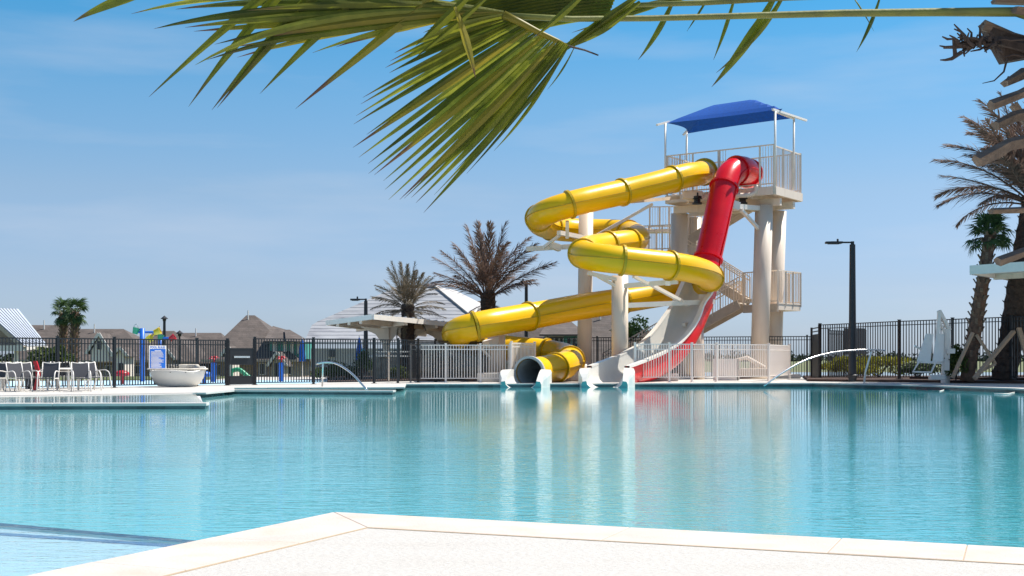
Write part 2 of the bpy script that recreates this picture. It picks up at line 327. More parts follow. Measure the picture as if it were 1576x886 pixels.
# ---------------------------------------------------------------- pool, deck, ground
WZ = -0.13
K_ = G(517, 790); dR = (G(1576, 845)-K_).normalized(); dL = (G(60, 886)-K_).normalized()
far = [G(1576, 598), G(1400, 592.5), G(1250, 589.5), G(975, 590), G(775, 590.5), G(612, 591), G(608, 596), G(345, 597), G(345, 600.5), G(300, 604.5), G(0, 609)]
pool = [K_, K_+dR*14, Vector((24, 8, 0)), Vector((24, 22, 0)), Vector((17.1, 30.4, 0))] + far + [Vector((-30, 28, 0)), Vector((-30, -3, 0)), K_+dL*12]
def fill(name, outer, holes, z, m):
    bm = bmesh.new(); ed = []
    for loop in [outer]+holes:
        vs = [bm.verts.new((p[0], p[1], z)) for p in loop]
        for i in range(len(vs)): ed.append(bm.edges.new((vs[i], vs[(i+1) % len(vs)])))
    bmesh.ops.triangle_fill(bm, edges=ed, use_beauty=True)
    for f in bm.faces:
        f.normal_update()
        if f.normal.z < 0: f.normal_flip()
    me = bpy.data.meshes.new(name); bm.to_mesh(me); bm.free(); me.materials.append(m)
    return struct(place(name, me))
fill('pool_deck', [(-45, -25), (45, -25), (45, 62), (-45, 62)], [pool], 0, M['deck'])
fill('pool_floor', pool, [], -1.35, M['wall_pl'])
mb = MB(); mt = MB(); n = len(pool)
for i in range(n):
    a, b = pool[i], pool[(i+1) % n]
    mt.add([(a.x, a.y, -.28), (b.x, b.y, -.28), (b.x, b.y, -.035), (a.x, a.y, -.035)], [(3, 2, 1, 0)])
    mb.add([(a.x, a.y, -1.35), (b.x, b.y, -1.35), (b.x, b.y, -.28), (a.x, a.y, -.28)], [(3, 2, 1, 0)])
struct(mb.build('pool_wall', M['wall_pl'])); struct(mt.build('waterline_tile_band', M['tile']))
g = MB()
for x0, x1, y0, y1 in ((-3000, 3000, 62, 4500), (-3000, -45, -400, 62), (45, 3000, -400, 62), (-45, 45, -400, -25)):
    z0 = -1.8
    g.add([(x0, y0, z0), (x1, y0, z0), (x1, y1, z0), (x0, y1, z0)], [(0, 1, 2, 3)])
struct(g.build('ground', M['field']))
g = MB()
for a, b in (((-45, -25), (45, -25)), ((45, -25), (45, 62)), ((45, 62), (-45, 62)), ((-45, 62), (-45, -25))):
    g.add([(*a, -1.8), (*b, -1.8), (*b, -.004), (*a, -.004)], [(0, 1, 2, 3)])
struct(g.build('deck_edge_wall', M['farcoping']))
# coping stones round the near corner, each its own piece
cop = thing('pool_coping', 'pink travertine coping slabs along the near pool edge', 'coping', (0, 0, 0))
def strip(a, b, nrm, w_, z0, z1, trim0=0, trim1=0):
    gap = .003; d = (b-a).normalized(); a = a+d*gap; b = b-d*gap
    return [a-nrm*0.035, b-nrm*0.035, b+nrm*w_-d*trim1, a+nrm*w_+d*trim0]
bis = None
def inward(d):
    n_ = Vector((-d.y, d.x, 0)); return n_ if n_.dot(Vector((0, 3, 0))-K_) > 0 else -n_
nR, nL = inward(dR), inward(dL); CW = 0.50
# mitre offset so that the two inner edges meet
A_ = Matrix(((nR.x, nR.y), (nL.x, nL.y))); inn = K_ + Vector((*(A_.inverted() @ Vector((CW, CW))), 0)); 
mR = (inn-K_).dot(dR); mL = (inn-K_).dot(dL)
outc = K_ - Vector((*(A_.inverted() @ Vector((.035, .035))), 0)); oR = (outc-K_).dot(dR); oL = (outc-K_).dot(dL)
cuts = [0, 1.85, 3.0, 3.62, 4.35, 5.3, 6.5, 7.8, 9.2, 10.6, 12, 13.9]
for (d, nn, mm, oo) in ((dR, nR, mR, oR), (dL, nL, mL, oL)):
    cs = cuts if d is dR else [0, 1.15, 2.05, 3.1, 4.3, 5.6, 7, 8.4, 9.8, 11.9]
    for i, (s0, s1) in enumerate(zip(cs, cs[1:])):
        g0 = .0022
        p = [K_+d*((oo if i == 0 else s0)+g0)-nn*.035, K_+d*(s1-g0)-nn*.035, K_+d*(s1-g0)+nn*CW, K_+d*((mm if i == 0 else s0)+g0)+nn*CW]
        z = .0045+random.uniform(-.001, .001)
        if (p[1]-p[0]).cross(p[2]-p[1]).z < 0: p = p[::-1]
        m_ = MB().prism(p, -.045, z); m_.build('coping_slab', M['coping'], cop, bevel=.004)
jn = MB()
for d, nn, mm, e in ((dR, nR, mR, 14), (dL, nL, mL, 12)):
    p = [K_+d*(mm-.0), K_+d*e, K_+d*e+nn*.02, K_+d*(mm+.02)+nn*.02]; p = [q+nn*CW for q in p]
    if (p[1]-p[0]).cross(p[2]-p[1]).z < 0: p = p[::-1]
    jn.prism(p, -.001, .0030 if d is dR else .0027)
jn.build('sealant_joint', M['joint'], cop)
gm_ = MB()
for d, nn in ((dR, nR), (dL, nL)):
    p = [K_+d*.0-nn*.02, K_+d*12-nn*.02, K_+d*12+nn*(CW-.01), K_+d*.0+nn*(CW-.01)]
    if (p[1]-p[0]).cross(p[2]-p[1]).z < 0: p = p[::-1]
    gm_.prism(p, -.03, .0012 if d is dR else .0016)
gm_.build('grout', M['joint'], cop)
# far coping slabs
fc = thing('pool_coping', 'thin pale coping slabs along the far pool edge beneath the waterslides', 'coping')
fl = [pool[4]]+far+[pool[16]] if len(pool) > 16 else [pool[4]]+far
for a, b in zip(fl, fl[1:]):
    d = b-a; k = max(1, int(d.length/1.3)); d_ = d.normalized(); nn = Vector((-d_.y, d_.x, 0))
    if nn.y < 0 and abs(d_.x) > .3: nn = -nn
    for i in range(k):
        p0 = a+d*(i/k)+d_*.005; p1 = a+d*((i+1)/k)-d_*.005
        p = [p0-nn*.03, p1-nn*.03, p1+nn*.3, p0+nn*.3]
        if (p[1]-p[0]).cross(p[2]-p[1]).z < 0: p = p[::-1]
        MB().prism(p, -.035, .008+(i % 3)*.0015).build('coping_slab', M['farcoping'], fc)
# raised beams standing in the pool
def beam(name, a, b, w_, label, z=0.0):
    t = thing(name, label, 'pool wall', a)
    d = (b-a); k = max(1, int(d.length/2.4)); dd = d.normalized(); nn = Vector((-dd.y, dd.x, 0))
    for i in range(k):
        p0 = a+d*(i/k)+dd*.004; p1 = a+d*((i+1)/k)-dd*.004
        MB().prism([p0, p1, p1+nn*w_, p0+nn*w_], z-.06, z).build('coping_slab', M['farcoping'], t, bevel=.008)
    MB().prism([a+nn*.03, b+nn*.03-dd*.03, b+nn*(w_-.03)-dd*.03, a+nn*(w_-.03)], -1.34, z-.062).build('tiled_wall', M['tile'], t)
beam('pool_ledge_wall', G(-160, 621), G(318, 620), .35, 'low tiled wall with pale coping holding the beach entry on the left')
beam('pool_ledge_wall', G(350, 599.5), G(605, 600.5), .35, 'short tiled wall with pale coping below the curved stainless handrail')
sh = MB().prism([Vector((-29.9, G(-160, 621).y+.30, 0)), G(308, 620)+Vector((0, .30, 0)), G(308, 606), G(0, 611), Vector((-29.9, 29, 0))], -1.3, -.055)
struct(sh.build('beach_entry_shelf', M['shelf']))
sh = MB().prism([G(345, 600)+Vector((.1, .2, 0)), G(600, 599.5)+Vector((0, .2, 0)), G(600, 597)+Vector((0, -.1, 0)), G(350, 597.6)], -1.3, -.45)
struct(sh.build('entry_shelf', M['shelf']))
q = MB(); ra, rb, rc_ = Vector((-30, 28.2, -.004)), Vector((*G(0, 609).xy, -.004)), Vector((*G(298, 604.5).xy, -.004))
dn = Vector((0, -.9, -.07)); q.add([ra, rb, rc_, rc_+dn+Vector((-.1, 0, 0)), rb+dn, ra+dn], [(5, 4, 1, 0), (4, 3, 2, 1)])
q.add([v-Vector((0, 0, .06)) for v in (ra, rb, rc_, rc_+dn+Vector((-.1, 0, 0)), rb+dn, ra+dn)], [(0, 1, 4, 5), (1, 2, 3, 4)]); e_ = rc_+dn+Vector((-.1, 0, 0)); q.add([rc_, e_, (e_.x, e_.y, -1.3), (rc_.x, rc_.y, -1.3)], [(0, 1, 2, 3)]); struct(q.build('beach_entry_ramp', M['deck']))
# near shallow shelf with two dark tiled step lines
a1, b1 = G(0, 805, -.165), G(300, 832, -.165); a2, b2 = G(0, 820, -.15), G(265, 838, -.15)
d1 = (b1-a1).normalized(); d2 = (b2-a2).normalized()
def onleft(p, d):   # continue a line until it meets the left pool wall
    A2 = Matrix(((d.x, -dL.x), (d.y, -dL.y))); s = A2.inverted() @ Vector((K_.x-p.x, K_.y-p.y)); return p+d*(s[0]-.002)
e1, e2 = onleft(a1, d1), onleft(a2, d2); c3 = K_+dL*11.9-Vector((.01, 0, 0))
off = Vector((-.004, 0, 0)); n1 = Vector((d1.y, -d1.x, 0)); n1 = n1 if n1.y > 0 else -n1
s1 = MB().prism([p for p in (a1-d1*16, c3-Vector((24, 0, 0)), c3, e1)], -1.34, -.165)
struct(s1.build('lower_step', M['shelf']))
s2 = MB().prism([a2-d2*16, c3-Vector((24, 0, 0)), c3+off, e2+off], -1.33, -.15)
struct(s2.build('upper_step', M['shelf']))
for (a, e, d, z) in ((a1, e1, d1, -.165), (a2, e2, d2, -.15)):
    q = MB().prism([a-d*16-n1*.09, e-d*.01-n1*.09, e-d*.01, a-d*16], z-.05, z+.003)
    struct(q.build('step_edge_tile', M['stepline']))
# water bodies: the deep pool, the step corner and the beach entry each meet along a tiled edge
Lp = [p.copy() for p in pool]
def out(p): return p+(p-cp_).normalized()*.012
cp_ = sum((Vector(p) for p in pool), Vector())/len(pool)
far_l = Vector((-30, 28, 0)); hitx = -29.99
def lx(p, d, x): return p+d*((x-p.x)/d.x)
as_, bs_ = G(0, 804.5, WZ), G(300, 831.5, WZ); ds_ = (bs_-as_).normalized(); e3 = onleft(as_, ds_); stepfar = lx(as_, ds_, -30.0)
bw0, bw1, bw2, bw3 = Vector((-30, G(-160, 621).y+.33, 0)), G(308, 621)+Vector((0, .3, 0)), G(308, 606), G(300, 604.5)
ip = pool.index(far[-1]); ic = ip-1
deep = [e2]+pool[:ic]+[G(300, 604.6), bw1, bw0, stepfar]
deep = [e3, pool[0]]+pool[1:ic+1]+[bw1, bw0, stepfar]
fill('pool_water', deep, [], WZ, M['water'])
fill('step_water', [stepfar, Vector((-30, -3, 0)), K_+dL*12, e3], [], WZ, M['shallow'])
fill('beach_entry_water', [bw1, far[-2], far[-1], Vector((-30, 28, 0)), bw0], [], -.016, M['shallow'])
# planted strips, lawn and splash pad beyond
def sheet(name, poly, z, m, th=None):
    q = MB()
    q.prism([(p[0], p[1]) for p in poly], z-(th or .03), z); return struct(q.build(name, m))
sheet('lawn_strip', [(-45, 47.5), (-13, 53), (-13, 62), (-45, 62)], .03, M['grass'])
sheet('splash_pad', [(-30, 38.5), (-16.3, 38.7), (-7.2, 46.6), (-7.5, 53), (-16, 52), (-30, 46)], .006, M['splash'], .004)
sheet('planting_bed', [(-7.0, 48.2), (-3.6, 51), (6, 54.5), (6, 61.5), (-9, 61.5)], .05, M['mulch'], .04)
bed = MB(); bp = [G(1262, 584), G(1576, 584), Vector((26, 37, 0)), Vector((27, 48, 0)), Vector((13, 56, 0))]
bp = [Vector((11.8, 50.5, 0)), Vector((17.6, 46.6, 0)), Vector((24, 41.5, 0)), Vector((34, 46, 0)), Vector((26, 60, 0)), Vector((14, 61, 0))]
bed.prism(bp, -.02, .09); struct(bed.build('raised_bed', M['mulch']))
bed = MB().prism([Vector((16, 51, 0)), Vector((24, 44, 0)), Vector((30, 48, 0)), Vector((24, 58, 0))], .05, .17); struct(bed.build('raised_bed', M['mulch']))
lk = MB().prism([(25, 175), (420, 175), (480, 235), (30, 235)], -1.85, -1.78); struct(lk.build('lake', M['lake']))

# ---------------------------------------------------------------- foliage helpers
def leafcloud(c, r, n, s, rnd, flat=1.0):
    q = MB(); lumps = [(Vector((rnd.uniform(-.7, .7)*r[0], rnd.uniform(-.7, .7)*r[1], rnd.uniform(-.5, .7)*r[2])), rnd.uniform(.3, .55)) for _ in range(12)]
    for _ in range(n):
        lc, lr = rnd.choice(lumps); v = Vector((rnd.gauss(0, 1), rnd.gauss(0, 1), rnd.gauss(0, 1))).normalized()*rnd.uniform(.5, 1)
        p = Vector(c)+lc+Vector((v.x*r[0]*lr, v.y*r[1]*lr, v.z*r[2]*lr))
        e = Euler((rnd.uniform(0, 6.3), rnd.uniform(0, 6.3), rnd.uniform(0, 6.3))).to_matrix(); k = s*rnd.uniform(.6, 1.3)
        q.add([p+e@Vector(t)*k for t in ((-.5, 0, 0), (0, -.25, 0), (.5, 0, .1), (0, .25, 0))], [(0, 1, 2, 3)])
    return q
def shrub(name, label, c, r, n, s, m, seed, cat='shrub', group=None):
    rnd = random.Random(seed); t = thing(name, label, cat, (c[0], c[1], c[2]), group)
    st = MB()
    for k in range(9):
        a = rnd.uniform(0, 6.28); st.tube([(c[0], c[1], c[2]-.05), (c[0]+math.cos(a)*r[0]*.3, c[1]+math.sin(a)*r[1]*.3, c[2]+r[2]*.9), (c[0]+math.cos(a)*r[0]*.7, c[1]+math.sin(a)*r[1]*.7, c[2]+r[2]*1.5)], [.02, .015, .006], 5)
    st.build('stem', M['bark'], t)
    leafcloud((c[0], c[1], c[2]+r[2]), r, n, s, rnd).build('foliage', m, t)
    return t
# far treeline
rnd = random.Random(3); tl = MB()
for k in range(230):
    x = rnd.uniform(40, 620); D = rnd.uniform(820, 980); h = rnd.uniform(1.5, 5.5)
    q = leafcloud((x, D, -1.8+h*.6), (rnd.uniform(4, 12), 4, h), 60, 2.2, rnd); tl.add(q.v, q.f)
for k in range(60):
    x = rnd.uniform(-900, 40); D = rnd.uniform(820, 980); h = rnd.uniform(1.5, 4)
    q = leafcloud((x, D, -1.8+h*.6), (rnd.uniform(8, 20), 4, h), 60, 3, rnd); tl.add(q.v, q.f)
o = tl.build('distant_treeline', M['tree']); tag(o, 'low dark treeline on the horizon beyond the lake and field', 'trees'); o['kind'] = 'stuff'

# ---------------------------------------------------------------- fences
def fence(name, label, pts, h, sp, m, postat, pr=.02, postw=.07, extra=.05, rail2=.15, gap=.08, cat='fence', group=None, over=300):
    """pts: base line points; postat: list of distances for posts."""
    t = thing(name, label, cat, pts[0], group); base = pts[0]
    segs = list(zip(pts, pts[1:])); 
    def at(s):
        for a, b in segs:
            l = (b-a).length
            if s <= l+1e-6: return a+(b-a)*(s/l), (b-a).normalized()
            s -= l
        return pts[-1], (b-a).normalized()
    tot = sum((b-a).length for a, b in segs)
    for a, b in segs:
        for z, th in ((h, .035), (h-rail2, .03), (gap, .03)):
            MB().bar(a+Vector((0, 0, z)), b+Vector((0, 0, z)), .032, th).build('rail', m, t)
    pk = MB().box((0, 0, (h+gap)/2), (pr*1.4, pr*1.4, h-gap)).mesh('picket', m)
    pm = MB().box((0, 0, (h+extra)/2), (postw, postw, h+extra)); pm.box((0, 0, h+extra+.012), (postw*1.25, postw*1.25, .024)); pm.box((0, 0, .008), (postw*2.2, postw*2.2, .016)); pm = pm.mesh('post', m)
    for s in postat:
        p, d = at(min(s, tot)); place('post', pm, t, p-base, (0, 0, math.atan2(d.y, d.x)))
    s = sp/2; cnt = 0; ex = MB()
    while s < tot:
        p, d = at(s)
        if min(abs(s-q) for q in postat) > postw*.6:
            if cnt < over: place('picket', pk, t, p-base, (0, 0, math.atan2(d.y, d.x)))
            cnt += 1
        s += sp
    return t
def rng(a, b, s):
    o = []; 
    while a < b+1e-6: o.append(a); a += s
    return o
F0, F1, F2 = G(176, 596.6), G(350, 593), G(392, 592.2)
lf = F0+(F0-G(627, 589.3)).normalized()*6.5
seg = lambda a, b: (b-a).length
fence('black_fence', 'black picket fence behind the patio chairs left of the black gate', [lf, F0, G(303, 594), F1], 1.53, .1, M['black'], [.5, 2.9, 4.7, 6.5, 6.5+seg(F0, G(303, 594)), 6.5+seg(F0, G(303, 594))+seg(G(303, 594), F1)])
fr_end = P(762, 550, 54); fr_end.z = 0
L1 = seg(F2, fr_end)
fence('black_fence', 'long black picket fence between the black gate and the waterslides', [F2, G(627, 589.3), fr_end], 1.6, .1, M['black'], [0, 2.2, 4.6, 6.8, seg(F2, G(627, 589.3))-.4, seg(F2, G(627, 589.3))+2.2, L1])
t = thing('pool_gate', 'solid black metal gate with a silver push bar in the picket fence', 'gate', F1)
gd = (F2-F1); up = Vector((0, 0, 1))
MB().bar(F1+up*.02, F1+up*1.55, .13).build('gate_post', M['black'], t); MB().bar(F2+up*.02, F2+up*1.6, .11).build('gate_post', M['black'], t)
q = MB(); q.bar(F1+gd*.08+up*.98, F2-gd*.06+up*.98, .03, .52); q.build('panel', M['black'], t)
q = MB(); q.bar(F1+gd*.08+up*.16, F2-gd*.06+up*.16, .03, .26); q.build('panel', M['black'], t)
for z in (.72, 1.25, .3): MB().bar(F1+gd*.06+up*z, F2-gd*.05+up*z, .045).build('rail', M['black'], t)
for k in range(8): p = F1+gd*(.14+k*.105); MB().bar(p+up*.3, p+up*.72, .016).build('picket', M['black'], t)
sf = Vector((gd.y, -gd.x, 0)).normalized()*.05
if sf.y > 0: sf = -sf
MB().bar(F1+gd*.2+up*.97+sf, F1+gd*.78+up*.97+sf, .04, .06).build('push_bar', M['stainless'], t)
# behind the tower and out to the right
a, b = P(770, 580, 0+62), P(1262, 583, 57); a.z = 0; b.z = 0
fence('black_fence', 'black picket fence running behind the waterslide tower', [a, b], 1.9, .12, M['black'], rng(0, seg(a, b), 2.45)+[seg(a, b)])
a = P(1262, 583, 54); b = P(1384, 583, 50.6); c = P(1466, 583, 48.9); d = P(1700, 583, 44.4)
fence('black_fence', 'tall black picket fence rising behind the pool lift and right palms', [a, b, c, d], 2.30, .125, M['black'], [0, seg(a, b), seg(a, b)+seg(b, c), seg(a, b)+seg(b, c)+2.4, seg(a, b)+seg(b, c)+4.8], postw=.09, pr=.021)
a2 = P(1249, 583, 55.5); 
t = thing('mesh_gate', 'narrow black mesh gate standing where two fences meet beside the lamp', 'gate', a2)
e = a+Vector((-.03, .02, 0)); MB().bar(a2, a2+up*2.25, .08).build('gate_post', M['black'], t); MB().bar(e, e+up*2.33, .08).build('gate_post', M['black'], t)
MB().bar(a2.lerp(e, .12)+up*.98, a2.lerp(e, .88)+up*.98, .02, 1.9).build('panel', M['black'], t)
for z in (.1, 2.05, 2.2): MB().bar(a2+up*z, e+up*z, .04).build('rail', M['black'], t)
a3 = P(1275, 582, 57); b3 = P(1332, 580, 60)
fence('black_fence', 'short black picket fence section seen through the taller one by the lamp', [a3, b3], 2.15, .12, M['black'], [0, seg(a3, b3)])
t = thing('equipment_cabinet', 'dark mesh screen panels on posts just behind the tall lamp post', 'screen', P(1318, 582, 54))
for x0, x1 in ((1299, 1311), (1317, 1331)):
    p, q_ = P(x0, 581, 57.5), P(x1, 581, 58); MB().bar(p+up*1.65, q_+up*1.65, .05, 1.2).build('panel', M['dark'], t); MB().bar(p, p+up*2.1, .06).build('post', M['dark'], t)

# cream fences at the pool edge
wl0, wl1, wl2 = G(632, 588.6), G(785, 588.2), G(823, 587.2)
fence('cream_fence', 'cream picket fence at the pool edge left of the yellow slide exit', [wl0, wl1], 1.42, .105, M['cream'], [0, seg(wl0, wl1)*.35, seg(wl0, wl1)*.7, seg(wl0, wl1)], pr=.018, rail2=.16, gap=.16)
wl1b = wl1+Vector((.05, -.15, 0))
fence('cream_fence', 'short cream gate panel beside the open end of the yellow tube', [wl1b, wl2], 1.5, .1, M['cream'], [0, seg(wl1b, wl2)], pr=.018, rail2=.14, gap=.16)
t = thing('guard_rail', 'two cream horizontal rails reaching left from the cream fence corner', 'railing', wl0)
for z in (1.17, 1.0): MB().bar(wl0+up*z, G(562, 588)+up*z*1.0+Vector((.2, 2.2, .02)), .05).build('rail', M['steel'], t)
MB().bar(G(594, 588)+Vector((0, 1.1, 0)), G(594, 588)+Vector((0, 1.1, 1.2)), .05).build('post', M['steel'], t)
wr = [G(977, 588.4), G(1030, 588.2), G(1065, 588), G(1103, 587.5), G(1183, 586.3), G(1215, 583.5)]
cum = [0]
for a, b in zip(wr, wr[1:]): cum.append(cum[-1]+seg(a, b))
fence('cream_fence', 'cream picket fence in front of the red slide and the tower legs', wr, 1.46, .1, M['cream'], cum, pr=.018, rail2=.2, gap=.2)
# ---------------------------------------------------------------- waterslides
SEC = MB
def ring(c, t, r, n):
    a, b = basis(t); return [c+(a*math.cos(2*math.pi*k/n)+b*math.sin(2*math.pi*k/n))*r for k in range(n)]
def tubepiece(path, r, n=28):
    q = MB(); m = len(path)
    for i, p in enumerate(path):
        t = path[min(i+1, m-1)]-path[max(i-1, 0)]; q.v += [tuple(x) for x in ring(p, t, r, n)]
    for i in range(m-1):
        for k in range(n): q.f.append((i*n+k, i*n+(k+1) % n, (i+1)*n+(k+1) % n, (i+1)*n+k))
    return q
def flange(c, t, r, h=.07, w_=.10, n=28):
    t = t.normalized(); q = MB()
    for (o_, rr) in ((-w_/2, r-.01), (-w_/2, r+h), (w_/2, r+h), (w_/2, r-.01)): q.v += [tuple(x) for x in ring(c+t*o_, t, rr, n)]
    for i in range(3):
        for k in range(n): q.f.append((i*n+k, i*n+(k+1) % n, (i+1)*n+(k+1) % n, (i+1)*n+k))
    return q
def seam(path, r):
    q = MB(); m = len(path)
    for s_ in (-1, 1):
        a0 = []
        for i, p in enumerate(path):
            t = path[min(i+1, m-1)]-path[max(i-1, 0)]; a, b = basis(t)
            a0.append((p+a*s_*(r-.01)+b*.012, p+a*s_*(r+.045)+b*.012, p+a*s_*(r+.045)-b*.012, p+a*s_*(r-.01)-b*.012))
        o_ = len(q.v)
        for x in a0: q.v += [tuple(v) for v in x]
        for i in range(m-1):
            for k in range(4): q.f.append((o_+i*4+k, o_+i*4+(k+1) % 4, o_+(i+1)*4+(k+1) % 4, o_+(i+1)*4+k))
    return q
def slide_sections(path, R_, cuts, root, m, mf, inner=False):
    for i0, i1 in zip(cuts, cuts[1:]):
        pc = path[i0:i1+1]; s_ = tubepiece(pc, R_).build('tube_section', m, root, smooth=True)
        seam(pc, R_).build('seam', mf, s_)
    for i in cuts[1:]:
        t = path[min(i+1, len(path)-1)]-path[max(i-1, 0)]
        if i < len(path)-2: flange(path[i], t, R_).build('flange', mf, root)
YR = .545
ypts = [(1085,264,58.3),(1076,267,57.2),(1052,271,55.9),(1005,284,54.9),(960,295,54.2),(915,305,53.3),(875,315,52.7),(845,325,52.8),(829,336,54.3),(838,347,56.6),(868,353,58.0),(915,355,58.6),(950,356,58.3),(973,360,57.0),(980,367,55.2),(962,373,53.9),(930,378,53.0),(905,383,51.9),(897,390,50.4),(912,395,49.3),(945,399,49.0),(990,404,49.3),(1035,409,49.9),(1068,415,50.8),(1090,424,52.4),(1088,436,54.4),(1062,446,55.4),(1020,452,55.2),(960,462,54.4),(900,471,53.3),(840,482,51.9),(790,491,50.6),(745,499,49.6),(715,506,49.5),(703,514,51.0),(712,523,52.8),(745,531,53.9),(790,536,54.2),(835,541,54.0),(866,547,53.2),(878,554,51.6),(868,562,50.0),(845,568,48.6),(815,573.5,46.9)]
yp = resample(spline([P(*p) for p in ypts], 8), .35)
ys = thing('yellow_waterslide', 'tall yellow tube waterslide winding down in loops into the pool', 'waterslide', G(815, 588))
L_ = [0]
for a, b in zip(yp, yp[1:]): L_.append(L_[-1]+(b-a).length)
# flanges at chosen picture positions along the tube
marks = [(1040,275,0),(962,295,0),(875,316,0),(829,336,0),(848,350,1),(905,355,1),(965,358,1),(970,370,2),(935,378,2),(897,390,2),(952,400,3),(1033,409,3),(1092,428,3),(1055,448,4),(960,462,4),(815,487,4),(730,503,4),(703,514,4),(745,531,5),(840,542,5),(878,554,5),(852,566,6)]
cuts = [0]; 
def proj(v): return (CX+F*v.x/v.y, HOR-F*(v.z-HC)/v.y)
for mx_, my_, _k in marks:
    best = None
    for i in range(cuts[-1]+4, len(yp)):
        if L_[i]-L_[cuts[-1]] > 9.5: break
        u = proj(yp[i]); d_ = (u[0]-mx_)**2+(u[1]-my_)**2
        if best is None or d_ < best[0]: best = (d_, i)
    if best: cuts.append(best[1])
cuts.append(len(yp)-1)
slide_sections(yp, YR, cuts, ys, M['yellow'], M['yseam'])
f_ = flange(yp[-1], yp[-1]-yp[-2], YR, .08, .12); f_.build('exit_rim', M['bore'], ys)
tubepiece(yp[-14:], YR-.05).build('inner_bore', M['bore'], ys, smooth=True)
f_ = flange(yp[0]+ (yp[1]-yp[0])*.5, yp[1]-yp[0], YR, .09, .16); f_.build('entry_rim', M['yseam'], ys)
def column(px, ytop, D, r, root, name='support_column', zb=0.0, lean=0, m='steel', fl=True):
    b = P(px-lean, HOR, D); b.z = zb; t = P(px, ytop, D); 
    q = MB().tube([b, t], r, 20); o = q.build(name, M[m], root, smooth=False)
    for p in o.data.polygons: p.use_smooth = len(p.vertices) == 4
    if fl:
        MB().lathe([(0, .0), (r*1.9, .0), (r*1.9, .05), (r*1.05, .06)], b, 16).build('base_plate', M[m], root)
        for k in range(4):
            a = k*math.pi/2+.4; c_, s_ = math.cos(a), math.sin(a)
            MB().slab([b+Vector((c_*r, s_*r, .5)), b+Vector((c_*r*1.8, s_*r*1.8, .07)), b+Vector((c_*r*1.8-s_*.03, s_*r*1.8+c_*.03, .07)), b+Vector((c_*r-s_*.03, s_*r+c_*.03, .5))], .01)
    return o
def pedestal(p, w_, h, root, name='concrete_footing'): MB().box((p.x, p.y, h/2), (w_, w_, h)).build(name, M['deck'], root, bevel=.03)
column(902, 323, 55.3, .315, ys, lean=3); column(954, 424, 51.2, .335, ys); column(764, 513, 51.6, .36, ys); column(900, 560, 52.3, .10, ys, fl=False)
pedestal(G(764, 587)*1, 1.5, .35, ys); p_ = P(764, 550, 51.6); p_.z = 0
c4 = MB().box((P(882, 550, 50.8).x, 50.8, .22), (1.8, 1.3, .44)); c4.build('concrete_footing', M['deck'], ys, bevel=.04)
for dx in (-.2, .25): MB().bar(P(893, 556, 51)+Vector((dx, 0, 0)), P(897, 570, 51)+Vector((dx*1.8, 0, -.2)), .08).build('exit_strut', M['steel'], ys)
def beam3(p, q, w_, root, m='white', name='bracket_arm'): MB().bar(P(*p), P(*q), w_, w_*.9).build(name, M[m], root)
beam3((902, 378, 55), (810, 383, 54.6), .22, ys); beam3((868, 357, 54.2), (836, 381, 54.6), .13, ys, name='brace'); beam3((860, 358, 53.4), (900, 366, 55), .2, ys); beam3((873,340,53),(873,366,53.4),.14,ys,name='brace')
beam3((960, 440, 51), (1043, 433, 50.2), .2, ys); beam3((961, 470, 51.2), (1098, 464, 53.4), .22, ys); beam3((1002, 438, 50.6), (1060, 469, 53), .14, ys, name='brace'); beam3((1000,438,50.6),(975,425,50),.12,ys,name='brace')
beam3((950, 430, 51), (905, 420, 50.6), .16, ys); beam3((948, 440, 51), (920, 425, 50.8), .12, ys, name='brace'); beam3((1028,437,50.3),(1028,425,50),.2,ys,name='brace'); beam3((1085,455,53.5),(1085,470,53.4),.5,ys,name='saddle')
beam3((1044, 304, 58), (962, 311, 54.4), .16, ys, 'steel'); beam3((1004, 314, 56), (915, 364, 55.3), .14, ys, name='brace'); beam3((862,472-90,54.8),(845,376,54.6),.3,ys,name='saddle')
beam3((764, 530, 51.6), (726, 536, 51), .16, ys); beam3((764, 522, 51.4), (748, 530, 50.6), .3, ys, name='saddle'); beam3((756,552,51.4),(735,530,51),.1,ys,name='brace')
# exit trough into the water
def trough(path, prof, root, name, m, mc):
    q = MB(); k = len(prof[0])
    for p, pr in zip(path, prof): q.v += [(p.x+x*side.x, p.y+x*side.y, p.z+z) for x, z in pr]
    for i in range(len(path)-1):
        for j in range(k): q.f.append((i*k+j, i*k+(j+1) % k, (i+1)*k+(j+1) % k, (i+1)*k+j))
    o = q.build(name, M[m], root, smooth=False)
    c_ = MB(); c_.v = list(q.v[-k:]); h = k//2
    for j in range(h-1): c_.f.append((j, j+1, k-2-j, k-1-j))
    c_.v = [(x+fw.x*.012, y+fw.y*.012, z) for x, y, z in c_.v]; c_.build('end_face', M[mc], root)
    return o
def exit_trough(end, dirv, root, r, length, z0):
    global side, fw
    fw = Vector((dirv.x, dirv.y, 0)).normalized(); side = Vector((fw.y, -fw.x, 0))
    path = []; prof = []
    for i in range(9):
        t = i/8; p = end+fw*(length*t-.1); p.z = 0; path.append(p)
        wi = r*(1.0+.06*t); wall = (z0+r*1.05)*(1-t)+.10*t; wall += .22*math.sin(t*math.pi)
        inn = []; outp = []; zb = z0-.0-.10*t
        for j in range(11):
            a = math.pi*(j/10); x = -math.cos(a)*wi; z = zb+(wall-zb)*(1-math.sin(a)**.8); inn.append((x, z))
        tw = .08+.25*math.sin(math.pi*min(1, t*1.1))**.8+.06*t
        outp = [(wi+tw, wall-.02), (wi+tw+.04, wall-.12)] + [(wi+tw+.04-(2*(wi+tw+.04))*j/6, -.62) for j in range(7)] + [(-wi-tw-.04, wall-.12), (-wi-tw, wall-.02)]
        prof.append(inn+outp)
    return trough(path, prof, root, 'exit_trough', 'flume', 'teal')
